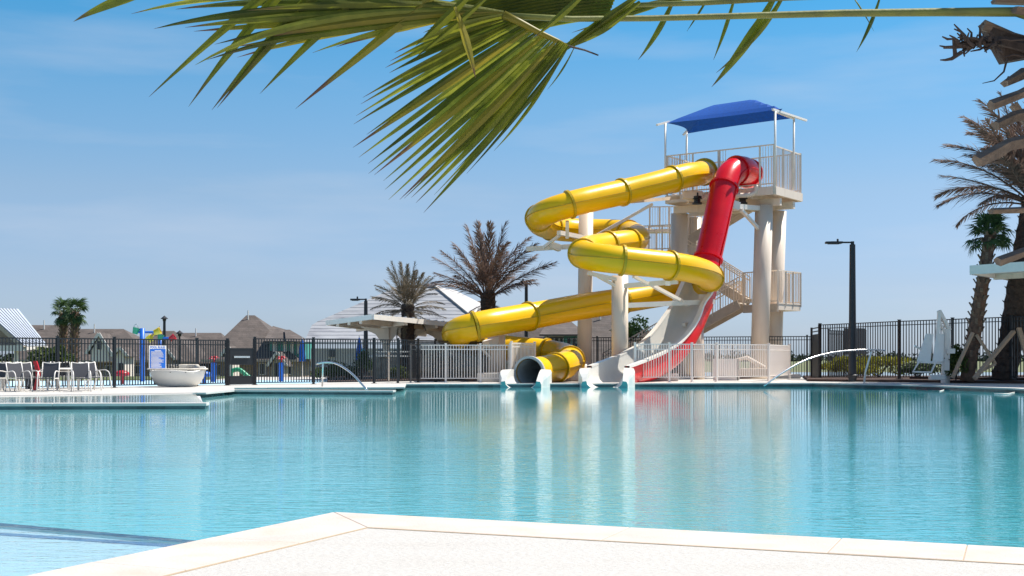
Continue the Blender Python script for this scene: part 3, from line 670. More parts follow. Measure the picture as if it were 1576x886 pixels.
ed = (yp[-1]-yp[-4]); exit_trough(yp[-1]-Vector((0, 0, 0)), Vector((ed.x*.55, ed.y, 0)), ys, YR, 1.5, -.12)

# red slide: closed tube, then an open white flume with red outside
rs = thing('red_waterslide', 'steep red tube waterslide opening into a white flume at the bottom', 'waterslide', G(940, 588))
rpts = [(1152,268,58.0),(1147,262,57.4),(1138,260,56.9),(1124,268,56.3),(1116,283,55.9),(1108,315,55.4),(1097,365,54.8),(1088,405,54.4),(1084,425,54.1)]
RR = .585
rp = resample(spline([P(*p) for p in rpts], 8), .3)
k_ = [0]
for mx_, my_ in ((1133, 262), (1115, 288)):
    k_.append(min(range(len(rp)), key=lambda i: (proj(rp[i])[0]-mx_)**2+(proj(rp[i])[1]-my_)**2))
iy = min(range(len(rp)), key=lambda i: abs(proj(rp[i])[1]-395)); 
slide_sections(rp, RR, k_+[iy, len(rp)-1], rs, M['red'], M['red'])
flange(rp[0]+(rp[1]-rp[0])*.4, rp[1]-rp[0], RR, .1, .2).build('entry_rim', M['red'], rs)
fpts = [(1083,428,54.1),(1078,447,53.9),(1072,466,53.6),(1060,492,53.2),(1044,520,52.5),(1022,546,51.5),(995,563,50.3),(970,571.5,49.1),(950,576.5,47.9),(936,579.5,46.8)]
fp = resample(spline([P(*p) for p in fpts], 8), .3)
inner = MB(); outer = MB(); rim = MB(); m = len(fp); kk = 15
for i, p in enumerate(fp):
    t = (fp[min(i+1, m-1)]-fp[max(i-1, 0)]); a, b = basis(t); u = i/(m-1)
    wall = .62*math.sin(min(1, u*1.5+.35)*math.pi/2)*(1-.35*max(0, u-.6)/.4)
    wd = RR+.05+.13*math.sin(math.pi*u)
    prof = [(-wd, wall)]+[(-math.cos(math.pi*j/10)*wd, -math.sin(math.pi*j/10)*RR*.92) for j in range(11)]+[(wd, wall)]
    pin = [p+a*x+b*z for x, z in prof]; po = [p+a*(x*1.07)+b*(z-.05 if abs(x) < wd*.99 or z < 0 else z) for x, z in prof]
    inner.v += [tuple(v) for v in pin]; outer.v += [tuple(v) for v in po]
    for s_, e_ in ((0, -1), (-1, 1)):
        c_ = p+a*e_*wd+b*wall; rim.v += [tuple(v) for v in (c_-a*e_*.01, c_+a*e_*.19, c_+a*e_*.19-b*.09, c_-b*.07-a*e_*.01)]
n_ = 13
for i in range(m-1):
    for k in range(n_-1):
        inner.f.append((i*n_+k, i*n_+k+1, (i+1)*n_+k+1, (i+1)*n_+k)); outer.f.append((i*n_+k, (i+1)*n_+k, (i+1)*n_+k+1, i*n_+k+1))
    for s_ in range(2):
        for k in range(4): o_ = i*8+s_*4; rim.f.append((o_+k, o_+(k+1) % 4, o_+8+(k+1) % 4, o_+8+k))
inner.build('flume_lining', M['flume'], rs, smooth=True); outer.build('flume_shell', M['red'], rs, smooth=True); rim.build('flume_rim', M['flume'], rs)
ed = fp[-1]-fp[-4]; exit_trough(fp[-1], Vector((ed.x*.5, ed.y, 0)), rs, .62, 1.3, -.12)
MB().tube([P(1076, 550, 55)+Vector((0, 0, -.95)), P(1074, 488, 55)], .24, 16).build('support_column', M['steel'], rs, smooth=True)
beam3((1074, 490, 55), (1052, 500, 53.6), .16, rs); beam3((1072, 525, 55), (1040, 530, 53), .18, rs); beam3((1066,500,54.6),(1050,520,53.6),.1,rs,name='brace')
MB().box((P(1020, 550, 51).x, 51.2, .15), (1.2, .9, .3)).build('concrete_footing', M['deck'], rs, bevel=.03); MB().bar(P(1015, 550, 51)+Vector((0, 0, -.7)), P(1015, 560, 51), .12).build('strut', M['steel'], rs)

# ---------------------------------------------------------------- tower
A = P(1191, 550, 56); B = P(1027, 550, 56*1.058); C = P(1232, 550, 56*1.045); Dd = B+C-A
for v in (A, B, C, Dd): v.z = 0
ZF = HC+(550-286)/F*56; GH = (286-222)/F*56
tw = thing('slide_tower', 'cream steel slide tower with a railed top platform and round legs', 'tower', G(1170, 580))
def guard(root, a, b, z, h, skip=None, sp=.13, posts=3, m='steel', zb=None):
    zb = z if zb is None else zb
    a0 = Vector((a.x, a.y, z)); b0 = Vector((b.x, b.y, zb)); d = b0-a0
    for zz in (h, .12): MB().bar(a0+up*zz, b0+up*zz, .05).build('rail', M[m], root)
    for i in range(posts+1):
        if skip and any(s0 < i/posts < s1 for s0, s1 in skip): continue
        p = a0+d*(i/posts); MB().bar(p+up*.0, p+up*h, .075).build('post', M[m], root)
    n = max(2, int(d.length/sp)); pk = MB().box((0, 0, h/2+.05), (.022, .022, h-.1)).mesh('picket', M[m])
    base = wloc(root)
    for i in range(1, n):
        f = i/n
        if skip and any(s0 < f < s1 for s0, s1 in skip): continue
        place('picket', pk, root, a0+d*f-base)
cen = (A+Dd)/2
def shrink(v, k): return cen+(v-cen)*k
MB().prism([A, C, Dd, B], ZF-.16, ZF).build('deck_plate', M['steel'], tw)
for a, b in ((A, B), (A, C), (C, Dd), (Dd, B)):
    o_ = ((a+b)/2-cen).normalized()*.05
    q = MB().bar(a+up*(ZF-.2)+o_, b+up*(ZF-.2)+o_, .12, .36); q.build('edge_beam', M['steel'], tw)
for f in (.2, .4, .6, .8): a = A.lerp(B, f); b = C.lerp(Dd, f); MB().bar(a+up*(ZF-.32), b+up*(ZF-.32), .12, .3).build('joist', M['steel'], tw)
for f in (.25, .75): MB().bar(A.lerp(C, f)+up*(ZF-.62), B.lerp(Dd, f)+up*(ZF-.62), .2, .32).build('main_beam', M['steel'], tw)
guard(tw, A, B, ZF, GH, posts=8, skip=((.13, .42), (.53, .75))); guard(tw, A, C, ZF-.25, GH+.2, posts=3); guard(tw, C, Dd, ZF, GH, posts=4); guard(tw, Dd, B, ZF, GH, posts=2)
for (px, D, yb) in ((1176, 57.0, 0), (1197, 59.2, 0), (1046, 60.2, 0), (1068, 62.0, 0)):
    column(px, 550-(ZF-.75-HC)*F/D, D, .40, tw, lean=(8 if px > 1100 else 4), name='tower_leg')
q = P(1168, 550, 58); MB().box((q.x+.2, q.y+.3, .1), (3.0, 2.6, .2)).build('concrete_footing', M['deck'], tw, bevel=.04)
# brackets to the red slide
beam3((1126, 317, 55.6), (1174, 321, 57), .24, tw); beam3((1141, 323, 55.8), (1173, 358, 57), .14, tw, name='brace'); beam3((1120,313,55.4),(1135,318,55.6),.4,tw,name='saddle')
# water pipes under the platform
def pipe(pts, r, root, m='steel'): MB().tube(resample(spline([P(*p) for p in pts], 6), .08), r, 12).build('pipe', M[m], root, smooth=True)
pipe([(1058,296,57.6),(1058,303,57.6),(1080,305,57.2),(1090,298,57.2)], .11, tw); pipe([(1130,300,56.4),(1150,300,56.4),(1162,296,56.4),(1164,285,56.4)], .11, tw)
for px in (1073, 1143): 
    q = P(px, 304, 57); MB().lathe([(0, .22), (.16, .22), (.16, .08), (.24, .05), (.24, -.05), (.15, -.08), (.15, -.2), (.22, -.22), (.22, -.3), (0, -.3)], q, 12).build('valve', M['black'], tw)
for px in (1066, 1136): q = P(px, 300, 57); MB().box(q, (.9, .3, .34)).build('inlet_box', M['steel'], tw, bevel=.04)
# canopy
cn = thing('shade_canopy', 'blue fabric shade canopy on thin posts over the top platform', 'canopy', P(1193, 285, 56))
def top(px, py, D): return P(px, py, D)
pf = [((1193, 171, 56.0), (1193, 288)), ((1222, 182, 57.8), (1221, 292)), ((1024, 189, 59.2), (1024, 300)), ((1057, 204, 61.4), (1056, 298))]
for (a, b) in pf: MB().tube([P(b[0], b[1], a[2]), P(*a)], .05, 8).build('post', M['white'], cn, smooth=True)
arms = [((1189, 168, 55.8), (1241, 185, 58.6)), ((1011, 192, 58.8), (1030, 187, 59.4)), ((1051, 208, 61.0), (1074, 182, 60.8)), ((1193,171,56),(1222,182,57.8))]
for a, b in arms: MB().bar(P(*a), P(*b), .09).build('arm', M['white'], cn)
nu, nv = 16, 10; q = MB()
c00, c10 = P(1027, 189, 59.2), P(1204, 167, 56.2); c01, c11 = P(1058, 205, 61.4), P(1224, 181, 57.9)
hh = .86
for i in range(nu+1):
    for j in range(nv+1):
        u, v = i/nu, j/nv; p = c00.lerp(c10, u).lerp(c01.lerp(c11, u), v)
        ru = min(1, min(u, 1-u)/.27); ru = ru**.9; rv = 1-abs(2*v-1)
        ins = .10*math.sin(math.pi*u)*(1-2*v); p = p+(c01-c00)*ins*.55
        insu = .06*math.sin(math.pi*v)*(1-2*u); p = p+(c10-c00)*insu
        z = hh*min(ru, rv**.85*1.02) ; p.z += z
        q.v.append(tuple(p))
for i in range(nu):
    for j in range(nv): a = i*(nv+1)+j; q.f.append((a, a+nv+1, a+nv+2, a+1))
o = q.build('fabric', M['blue'], cn, smooth=False); sd_ = o.modifiers.new('s', 'SOLIDIFY'); sd_.thickness = .012

# stairs and landings
st = thing('tower_stairs', 'cream steel staircase zigzagging up behind the waterslides', 'staircase', G(945, 583))
def flight(p0, p1, w_, n, root, gh=1.15, m='tan', rails=(1, 1)):
    d = p1-p0; dh = Vector((d.x, d.y, 0)).normalized(); s_ = Vector((dh.y, -dh.x, 0))*(w_/2)
    for e in (-1, 1): MB().bar(p0+s_*e-up*.12, p1+s_*e-up*.12, .06, .42).build('stringer', M[m], root)
    for i in range(n):
        p = p0+d*((i+.5)/n)+up*.02; r_ = math.atan2(dh.y, dh.x)
        MB().box(p, (d.length/n*.95, w_-.07, .05), r_).build('tread', M['steel'], root)
    for e in (-1, 1):
        if not rails[0 if e < 0 else 1]: continue
        a0 = p0+s_*e; b0 = p1+s_*e; 
        for z in (gh, gh-.18, .12): MB().bar(a0+up*z, b0+up*z, .045).build('rail', M['steel'], root)
        k = max(2, int(d.length/.14)); pk = MB().box((0, 0, gh/2+.05), (.02, .02, gh-.1)).mesh('picket', M['steel'])
        for i in range(k+1):
            pp = a0+(b0-a0)*(i/k)
            if i % 8 == 0: MB().bar(pp, pp+up*gh, .06).build('post', M['steel'], root)
            else: place('picket', pk, root, pp-wloc(root))
# landing 1
ZL = HC+(550-468)/F*58
l0, l1, l2 = P(1144, 550, 59.0), P(1197, 550, 57.2), P(1232, 550, 58.9)
for v in (l0, l1, l2): v.z = 0
l3 = l0+l2-l1
MB().prism([l0, l1, l2, l3], ZL-.28, ZL).build('landing', M['steel'], st); MB().bar(l0+up*(ZL-.2)-Vector((0, .05, 0)), l1+up*(ZL-.2)-Vector((0, .05, 0)), .08, .34).build('edge_beam', M['tan'], st)
guard(st, l0, l1, ZL, 1.5, posts=3); guard(st, l1, l2, ZL-.1, 1.6, posts=3, sp=.16); guard(st, l2, l3, ZL, 1.5, posts=3)
p0 = P(935, 550, 62.5); p0.z = 0; pm_ = P(1035, 520, 61.0); p1 = P(1143, 465, 59.6)
pmid = P(1012, 541, 61.5)
flight(p0, p0.lerp(p1, .45), 1.3, 9, st); flight(p0.lerp(p1, .45)+(p1-p0).normalized()*.5, p1, 1.3, 11, st)
# landing 2 and flights up
Z2 = HC+(550-388)/F*61.5
m0, m1 = P(978, 550, 61.5), P(1040, 550, 60.6); m0.z = m1.z = 0; v_ = (C-A)*.7
MB().prism([m0, m1, m1+v_, m0+v_], Z2-.2, Z2).build('landing', M['steel'], st)
guard(st, m0, m1, Z2, 1.25, posts=3); guard(st, m0, m0+v_, Z2, 1.25, posts=2)
pa = P(1150, 462, 60.2); pb = P(1035, 390, 61.6); flight(pa, pb, 1.2, 14, st)
pc = P(1035, 386, 62.6); pd = P(1168, 304, 61.0); flight(pc, pd, 1.2, 16, st)
m4, m5 = P(1000, 550, 63.2), P(1045, 550, 63.0); m4.z = m5.z = 0
guard(st, m4, m5, Z2+1.3, 1.1, posts=3)
MB().prism([m4, m5, m5+Vector((0, .8, 0)), m4+Vector((0, .8, 0))], Z2+1.15, Z2+1.3).build('landing', M['steel'], st)
# low white wall and pump boxes behind the cream fence
q = thing('pump_enclosure', 'low solid white wall panel behind the cream fence near the tower base', 'enclosure', G(1115, 586))
e0, e1 = P(1098, 550, 52.5), P(1136, 550, 52.5); e0.z = e1.z = 0
MB().box(((e0.x+e1.x)/2, 52.5, .45), (e1.x-e0.x, .1, .9)).build('front_panel', M['white'], q); MB().box((e1.x, 53.2, .45), (.1, 1.5, .9)).build('side_panel', M['white'], q)
q = thing('water_pump', 'tan pump housing with a pipe among the tower legs', 'pump', P(1160, 583, 55.6))
pp = P(1160, 578, 55.6); pp.z = 0
MB().box((pp.x, pp.y, .3), (1.3, .6, .36)).build('housing', M['tan'], q, bevel=.05); MB().tube([pp+Vector((-.9, 0, .2)), pp+Vector((-.9, 0, .8)), pp+Vector((-.3, 0, .95)), pp+Vector((.5, 0, .5))], .09, 10).build('pipe', M['steel'], q)
# ---------------------------------------------------------------- palms
def feather_mesh(name, Lr, droop, ll, nl, seed, m, w_=.0062, rise=.15):
    rnd = random.Random(seed); q = MB(); path = []
    for i in range(9):
        t = i/8; path.append(Vector((Lr*(t-.10*droop*t**3), rnd.uniform(-.01, .01), Lr*(rise*t-droop*t*t*.5))))
    q.tube(path, [.009*(1-.8*i/8)+.0015 for i in range(9)], 4)
    for k in range(nl):
        for s_ in (-1, 1):
            t = .14+.86*(k+rnd.uniform(-.4, .4))/nl; t = min(.995, max(.1, t)); f = t*8; i = min(7, int(f)); p = path[i].lerp(path[i+1], f-i)
            tn = (path[i+1]-path[i]).normalized(); l = ll*(math.sin(math.pi*(.12+.83*t))**.7)*rnd.uniform(.6, 1.15)
            if rnd.random() < .08: continue
            d = (tn*rnd.uniform(.75, 1.3)+Vector((0, s_*rnd.uniform(.35, .8), rnd.uniform(-.45, .35)))).normalized()
            e = p+d*l+Vector((0, 0, -rnd.uniform(.05, .35)*l)); a, b = basis(d); mid = p.lerp(e, .5)+Vector((0, 0, .05*l)); ww = w_*rnd.uniform(.7, 1.2)
            q.add([p-a*ww*.5, p+a*ww*.5, mid+a*ww, mid-a*ww, e], [(0, 1, 2, 3), (3, 2, 4)])
    return q.mesh(name, m)
def date_palm(name, label, base, top, r0, r1, nf, Lf, seed, m, mesh_m, spread=(5, 85), group=None, dead=3, bias=0, rng_=None):
    rnd = random.Random(seed); t = thing(name, label, 'palm tree', base, group); q = MB()
    n = 26; path = [base.lerp(top, i/n)+Vector((math.sin(i*.3)*.02, 0, 0)) for i in range(n+1)]
    rad = [(r0+(r1-r0)*i/n)*(1+.10*(i % 2)) for i in range(n+1)]; q.tube(path, rad, 14)
    for i in range(1, n):   # old leaf-base scars
        for k in range(9):
            a = k*.698+i*.35; p = path[i]+Vector((math.cos(a), math.sin(a), 0))*rad[i]*.95
            o_ = Vector((math.cos(a), math.sin(a), .9))*rad[i]*.28; tg = Vector((-math.sin(a), math.cos(a), 0))*rad[i]*.26
            q.add([p-tg, p+tg, p+o_], [(0, 1, 2)])
    q.build('trunk', M[m], t)
    vs = [feather_mesh('frond', 1.0, d, .20, 85, seed*10+i, M[mesh_m], rise=r_) for i, (d, r_) in enumerate(((.15, .05), (.4, .15), (.7, .25), (.3, .1), (.95, .35)))]
    cr = top-base
    for i in range(nf):
        az = i*2.39996+rnd.uniform(-.2, .2); f = (i+.5)/nf; el = spread[1]-(spread[1]-spread[0])*f**.8+rnd.uniform(-6, 6)
        az2 = az
        o_ = place('frond', vs[0 if el > 65 else rnd.randrange(1, 5)], t, cr+Vector((math.cos(az)*.12, math.sin(az)*.12, -.35*f)), (rnd.uniform(-.4, .4), -R(el), az2), Lf*rnd.uniform(.78, 1.12)*(1.0 if el > 10 else .8))
    for i in range(dead):
        az = rnd.uniform(0, 6.28); place('dead_frond', vs[4], t, cr+Vector((0, 0, -.5)), (rnd.uniform(-.5, .5), R(rnd.uniform(25, 60)), az), Lf*.6)
    return t
pb_ = P(630, 582, 54.5); pb_.z = 0
date_palm('date_palm', 'smaller dry date palm rising behind the white shade shelter', pb_, P(627, 468, 54.5), .31, .26, 38, 2.0, 11, 'bark', 'frondg', spread=(-18, 88))
pb_ = P(757, 582, 57); pb_.z = 0
date_palm('date_palm', 'tall brown date palm behind the lower left bend of the yellow slide', pb_, P(750, 450, 57), .36, .32, 33, 3.2, 12, 'bark', 'frond', spread=(12, 88), dead=4)
pb_ = P(1545, 581, 47.5); pb_.z = .09
date_palm('date_palm', 'leaning brown date palm with a dark trunk at the right edge', pb_, P(1590, 302, 47.5), .42, .36, 50, 4.2, 15, 'bark', 'frond', spread=(0, 88), dead=3)
def fan_mesh(name, seed, m):
    rnd = random.Random(seed); q = MB(); q.tube([(0, 0, 0), (.35, 0, .03), (.6, 0, -.02)], [.018, .013, .008], 4); c = Vector((.6, 0, -.02))
    for k in range(26):
        a = -2.1+4.2*k/25; l = (.62-.12*abs(a)/2.1)*rnd.uniform(.85, 1.1); d = Vector((math.cos(a), math.sin(a), rnd.uniform(-.08, .12)))
        s_ = Vector((-math.sin(a), math.cos(a), 0))*.034; mid = c+d*l*.55; e = c+d*l-up*l*rnd.uniform(.15, .55)
        q.add([c, mid-s_, mid+up*.02, mid+s_, e], [(0, 1, 2), (0, 2, 3), (1, 4, 2), (2, 4, 3)])
    return q.mesh(name, m)
def fan_palm(name, label, base, top, r0, nf, Lf, seed, group=None, m='bark2', boots=True, droop=(-35, 80)):
    rnd = random.Random(seed); t = thing(name, label, 'palm tree', base, group); q = MB(); n = 18
    path = [base.lerp(top, i/n) for i in range(n+1)]; rad = [r0*(1.05-.2*i/n) for i in range(n+1)]; q.tube(path, rad, 12); q.build('trunk', M[m], t, smooth=True)
    if boots:
        q = MB()
        for i in range(3, n+1):
            for k in range(5):
                a = k*1.2566+i*.63; p = path[i]+Vector((math.cos(a), math.sin(a), 0))*rad[i]*.9
                q.bar(p, p+Vector((math.cos(a)*.10, math.sin(a)*.10, .17))*rnd.uniform(.6, 1.2)*r0/.2, .08*r0/.2, .03)
        q.build('leaf_bases', M['boot'], t, kind='stuff')
    vs = [fan_mesh('frond', seed*7+i, M['fan']) for i in range(3)]; cr = top-base
    for i in range(nf):
        az = i*2.39996+rnd.uniform(-.3, .3); el = droop[1]-(droop[1]-droop[0])*((i+.5)/nf)+rnd.uniform(-8, 8)
        place('frond', vs[i % 3], t, cr+up*rnd.uniform(-.1, .15), (rnd.uniform(-.6, .6), -R(el), az), Lf*rnd.uniform(.8, 1.1))
    return t
b_ = P(97, 570, 88); b_.z = -.6; fan_palm('cabbage_palm', 'left one of two pale-trunked small palms behind the patio chairs', b_, P(98, 482, 88), .30, 22, .95, 21, droop=(-80, 70))
b_ = P(112, 570, 86); b_.z = -.6; fan_palm('cabbage_palm', 'right one of two pale-trunked small palms behind the patio chairs', b_, P(116, 480, 86), .31, 22, .98, 22, droop=(-80, 75))
b_ = P(1488, 582, 46.8); b_.z = .08; fan_palm('cabbage_palm', 'green fan palm with shaggy brown trunk beside the pool lift', b_, P(1524, 362, 46.8), .25, 24, .85, 23, droop=(-40, 85), boots=True)
# timber props on the right palms
q = thing('palm_props', 'pale timber braces propping the leaning date palm at right', 'brace', P(1560, 580, 46))
for a, b in (((1500, 582, 45.5), (1560, 510, 46.6)), ((1590, 582, 45.5), (1568, 505, 46.6))): MB().bar(P(*a), P(*b), .16, .1).build('timber', M['wood'], q)
q = thing('palm_props', 'thin timber braces propping the green fan palm beside the lift', 'brace', P(1495, 580, 46))
for a, b in (((1466, 581, 46), (1497, 512, 46.4)), ((1532, 560, 46), (1503, 515, 46.5)), ((1532, 560, 46),(1512,570,46))): MB().bar(P(*a), P(*b), .12, .08).build('timber', M['wood'], q)
# shrubs
shrub('shrub', 'golden green shrub at the foot of the tall lamp post', P(1306, 579, 56), (1.25, .8, .45), 1700, .14, M['leafy'], 31)
shrub('shrub', 'wide golden green shrub in the bed between lamp and pool lift', P(1352, 579, 54.5), (1.3, .8, .44), 2000, .14, M['leafy'], 32)
shrub('shrub', 'dull green shrub behind the pool lift seat', P(1412, 580, 53), (1.25, .7, .36), 1300, .12, M['leafd'], 33)
shrub('shrub', 'tall leafy green shrub between pool lift and fan palm', P(1471, 583, 46.8), (.6, .5, .75), 1800, .12, M['leaf'], 34)
shrub('shrub', 'low grassy shrub behind the left of the stainless handrail', P(507, 583, 52), (.7, .5, .38), 1100, .13, M['leaf'], 35)
shrub('shrub', 'tall dark shrub in front of the bare lamp post by the shelter', P(556, 583, 51.5), (.65, .5, .55), 1200, .13, M['leafd'], 36)
shrub('shrub', 'low dark shrub left of the tall dark shrub by the shelter', P(530, 584, 52), (.6, .5, .28), 800, .13, M['leafd'], 37)
shrub('shrub', 'low green shrub between the stone piers of the shelter', P(617, 584, 52), (.5, .4, .3), 700, .12, M['leaf'], 38)
shrub('shrub', 'sprawling olive green shrub behind the left black fence and chairs', P(80, 572, 80), (1.3, .8, .9), 1400, .3, M['leaf'], 39)

# ---------------------------------------------------------------- shelters
def gshelter():
    t = thing('shade_shelter', 'white flat-roofed shade shelter with stone pier bases left of the slides', 'shelter', G(625, 586))
    a, b, c, d = P(503, 494, 51), P(574, 484, 48.0), P(712, 500, 53.5), P(600, 513, 56.5)
    a, b, c, d = P(503, 499, 52), P(574, 486, 47.0), P(712, 502.5, 55.5), P(628, 512.5, 64)
    z = 2.35
    a, b, c, d = [Vector((P(px, 550, D).x, D, 0)) for px, D in ((503, 57), (574, 50.5), (716, 58.5), (640, 66))]
    a, b, c, d = [Vector((P(px, 550, D).x, D, z)) for px, D, z in ((503, 55, 2.50), (574, 50.5, 2.62), (716, 57, 2.42), (636, 61.5, 2.14))]; zt = 0
    MB().slab([a+up*.05, b+up*.05, c+up*.05, d+up*.05], .05).build('roof_deck', M['metalroof'], t)
    for p, q in ((a, b), (b, c), (c, d), (d, a)): MB().bar(p+up*(zt-.05), q+up*(zt-.05), .1, .20).build('fascia', M['white'], t)
    for f in (.33, .66): MB().bar(a.lerp(d, f)+up*(zt-.14), b.lerp(c, f)+up*(zt-.14), .14, .24).build('roof_beam', M['steel'], t)
    for f in (.25, .5, .75): MB().bar(a.lerp(b, f)+up*(zt-.15), d.lerp(c, f)+up*(zt-.15), .14, .22).build('roof_beam', M['steel'], t)
    zs = 2.3
    for k in range(1, 12): f = k/12; MB().bar(a.lerp(d, f)+up*(zt+.07), b.lerp(c, f)+up*(zt+.07), .05).build('roof_seam', M['metalroof'], t)
    for i, px in enumerate((594, 628, 682)):
        D = 55+i*1.4; p = P(px, 550, D); p.z = 0
        MB().box((p.x, p.y, .5), (1.0, 1.0, 1.0)).build('stone_pier', M['stone'], t)
        for r_ in range(5):
            for s_ in range(3):
                MB().box((p.x-.33+s_*.33+(r_ % 2)*.04, p.y-.52, .1+r_*.195), (.31-.03*((r_+s_) % 2), .06+.03*((r_*s_) % 2), .175)).build('stone', M['stone'], t)
        MB().lathe([(0, 1.22), (.22, 1.2), (.8, 1.02), (.8, .98), (0, .98)], (p.x, p.y, 0), 4).build('pier_cap', M['white'], t)
        zt = 2.46-i*.03
        MB().bar(p+up*1.1, p+up*zt, .28).build('column', M['steel'], t)
        for e in (-1, 1):
            q = MB(); q.slab([p+Vector((0, 0, zt-.25)), p+Vector((e*1.35, -.1, zt-.25)), p+Vector((e*1.3, -.1, zt-.32)), p+Vector((e*.2, 0, 1.45)), p+Vector((0, 0, 1.45))], .01)
            q = MB(); pl = [(0, zt-.1), (e*1.15, zt-.1), (e*1.1, zt-.2), (e*.45, zt-.5), (e*.14, 1.55), (0, 1.55)]
            nn = len(pl); q.v = [(p.x+x, p.y-.06, z) for x, z in pl]+[(p.x+x, p.y+.06, z) for x, z in pl]
            q.f = [tuple(range(nn)), tuple(range(2*nn-1, nn-1, -1))]+[((i_+1) % nn, i_, nn+i_, nn+(i_+1) % nn) for i_ in range(nn)]
            q.build('bracket', M['steel'], t)
gshelter()
t = thing('shade_shelter', 'corner of a white flat shelter roof at the right edge', 'shelter', Vector((15, 36, .15)))
a = P(1495, 550, 44.5); a.z = 0; b = a+Vector((3.2, -5.0, 0)); d = a+Vector((5.2, 6.5, 0)); c = b+d-a; z0 = HC+(550-417)/F*36
z0 = 3.90
MB().prism([a, b, c, d], z0+.10, z0+.2).build('roof_deck', M['white'], t)
for p, q in ((a, b), (b, c), (c, d), (d, a)): MB().bar(p+up*(z0+.12), q+up*(z0+.12), .12, .32).build('fascia', M['white'], t)
for f in (.3, .6, .9): MB().bar(a.lerp(d, f)+up*(z0+.0), b.lerp(c, f)+up*(z0+.0), .14, .2).build('roof_beam', M['steel'], t)
for f in (.6, .9): p = a.lerp(c, f); MB().bar(p, p+up*z0, .25).build('column', M['steel'], t)
# left pavilion with standing seam roof
t = thing('pavilion', 'open pavilion with a pale standing-seam metal roof at the left edge', 'pavilion', P(30, 600, 95))
D0 = 95; zr = HC+75/F*D0; ze = HC+19/F*D0
rp0, rp1 = P(-60, 550, D0), P(28, 550, D0); ep0, ep1 = P(-20, 550, D0-4), P(72, 550, D0-4)
ns = 11
zr = HC+(550-475)/F*97; ze = HC+(550-531)/F*93
R0 = Vector((P(-62, 550, 97).x, 97, zr)); R1 = Vector((P(28, 550, 100).x, 100, HC+(550-475)/F*100)); E0 = Vector((P(-24, 550, 90).x, 90, HC+19/F*90)); E1 = Vector((P(72, 550, 94).x, 94, HC+20/F*94))
R0 = Vector((P(-60, 550, 97).x, 97, R1.z)); E0 = Vector((P(38, 550, 88).x, 88, HC+18/F*88)); R0 = Vector((P(-28, 550, 93).x, 93, HC+(550-473)/F*93))
for i in range(ns):
    f0, f1 = i/ns, (i+1)/ns; p = [R0.lerp(R1, f0), E0.lerp(E1, f0), E0.lerp(E1, f1), R0.lerp(R1, f1)]
    MB().slab(p, .06).build('roof_panel', M['metalroof'], t); MB().bar(p[0]+up*.0, p[1]+up*.0, .05, .1).build('roof_seam', M['seam'], t)
W0 = R0+(R0-E0)*1.0; W0.z = E0.z; W1_ = R1+(R1-E1); W1_.z = E1.z
MB().slab([W0, R0, R1, W1_], .06).build('roof_panel', M['metalroof'], t)
MB().bar(R0-up*.2, E0-up*.2, .15, .3).build('barge_board', M['tan'], t); MB().bar(E0+Vector((0,0,-.15)), W0+Vector((0, 0, -.15)), .3, .4).build('tie_beam', M['white'], t)
MB().bar(E0-up*.2, E1-up*.2, .12, .2).build('fascia', M['white'], t)
g_ = MB(); pts_ = [E0+Vector((0, .5, -.1)), W0+Vector((0, .5, -.1)), R0+Vector((0, .5, -.2))]; g_.add(pts_+[p+Vector((0, .1, 0)) for p in pts_], [(0, 2, 1), (3, 4, 5), (0, 1, 4, 3), (1, 2, 5, 4), (2, 0, 3, 5)]); g_.build('gable_infill', M['brick'], t)
for px, D in ((25, 89.5), (55, 93.5), (-5, 94)): p = P(px, 550, D); p.z = -1.8; MB().bar(p, Vector((p.x, p.y, E0.z-.2)), .22).build('column', M['white'], t)

# ---------------------------------------------------------------- houses
GZ = -1.8
def house(name, label, px0, px1, D, dep, y_eave, y_ridge, rpx, wallm='brick', windows=(), hip=True, over=.5, gable_front=False, roofm='roof'):
    """front wall at distance D from px0 to px1; ridge between rpx pixels."""
    x0, x1 = P(px0, 550, D).x, P(px1, 550, D).x; ze = HC+(550-y_eave)/F*D; Dr = D+dep/2; zr = HC+(550-y_ridge)/F*Dr
    t = thing(name, label, 'house', Vector(((x0+x1)/2, D, GZ)))
    MB().box(((x0+x1)/2, D+dep/2, (GZ+ze)/2-.02), (x1-x0-.8, dep-.8, ze-GZ-.04)).build('wall', M[wallm], t)
    rx0, rx1 = P(rpx[0], 550, Dr).x, P(rpx[1], 550, Dr).x
    q = MB(); e = [(x0-over, D-over, ze), (x1+over, D-over, ze), (x1+over, D+dep+over, ze), (x0-over, D+dep+over, ze)]
    eb = [(a, b, c-.22) for a, b, c in e]
    q.v = e+[(rx0, Dr, zr), (rx1, Dr, zr)]+eb
    q.f = [(0, 1, 5, 4), (2, 3, 4, 5), (1, 2, 5), (3, 0, 4), (9, 8, 7, 6), (0, 6, 7, 1), (1, 7, 8, 2), (2, 8, 9, 3), (3, 9, 6, 0)]
    rf = q.build('roof', M[roofm], t)
    MB().box(((x0+x1)/2, D-over-.06, ze-.12), (x1-x0+2*over, .1, .22)).build('gutter', M['tan'], t)
    v = MB().tube([(rx0+(rx1-rx0)*.4, Dr-.8, zr-.5), (rx0+(rx1-rx0)*.4, Dr-.8, zr+.5)], .07, 6); v.build('vent_pipe', M['white'], rf)
    for (a, b, y0, y1, dm) in windows:
        xa, xb = P(a, 550, D).x, P(b, 550, D).x; za, zb = HC+(550-y0)/F*D, HC+(550-y1)/F*D
        f = MB().box(((xa+xb)/2, D+.36, (za+zb)/2), (xb-xa, .12, abs(za-zb))).build('window' if dm == 'w' else 'door', M['white'], t)
        MB().box(((xa+xb)/2, D+.31, (za+zb)/2), ((xb-xa)*.8, .08, abs(za-zb)*.85)).build('pane', M['pane'] if dm == 'w' else M['dark'], f)
    return t
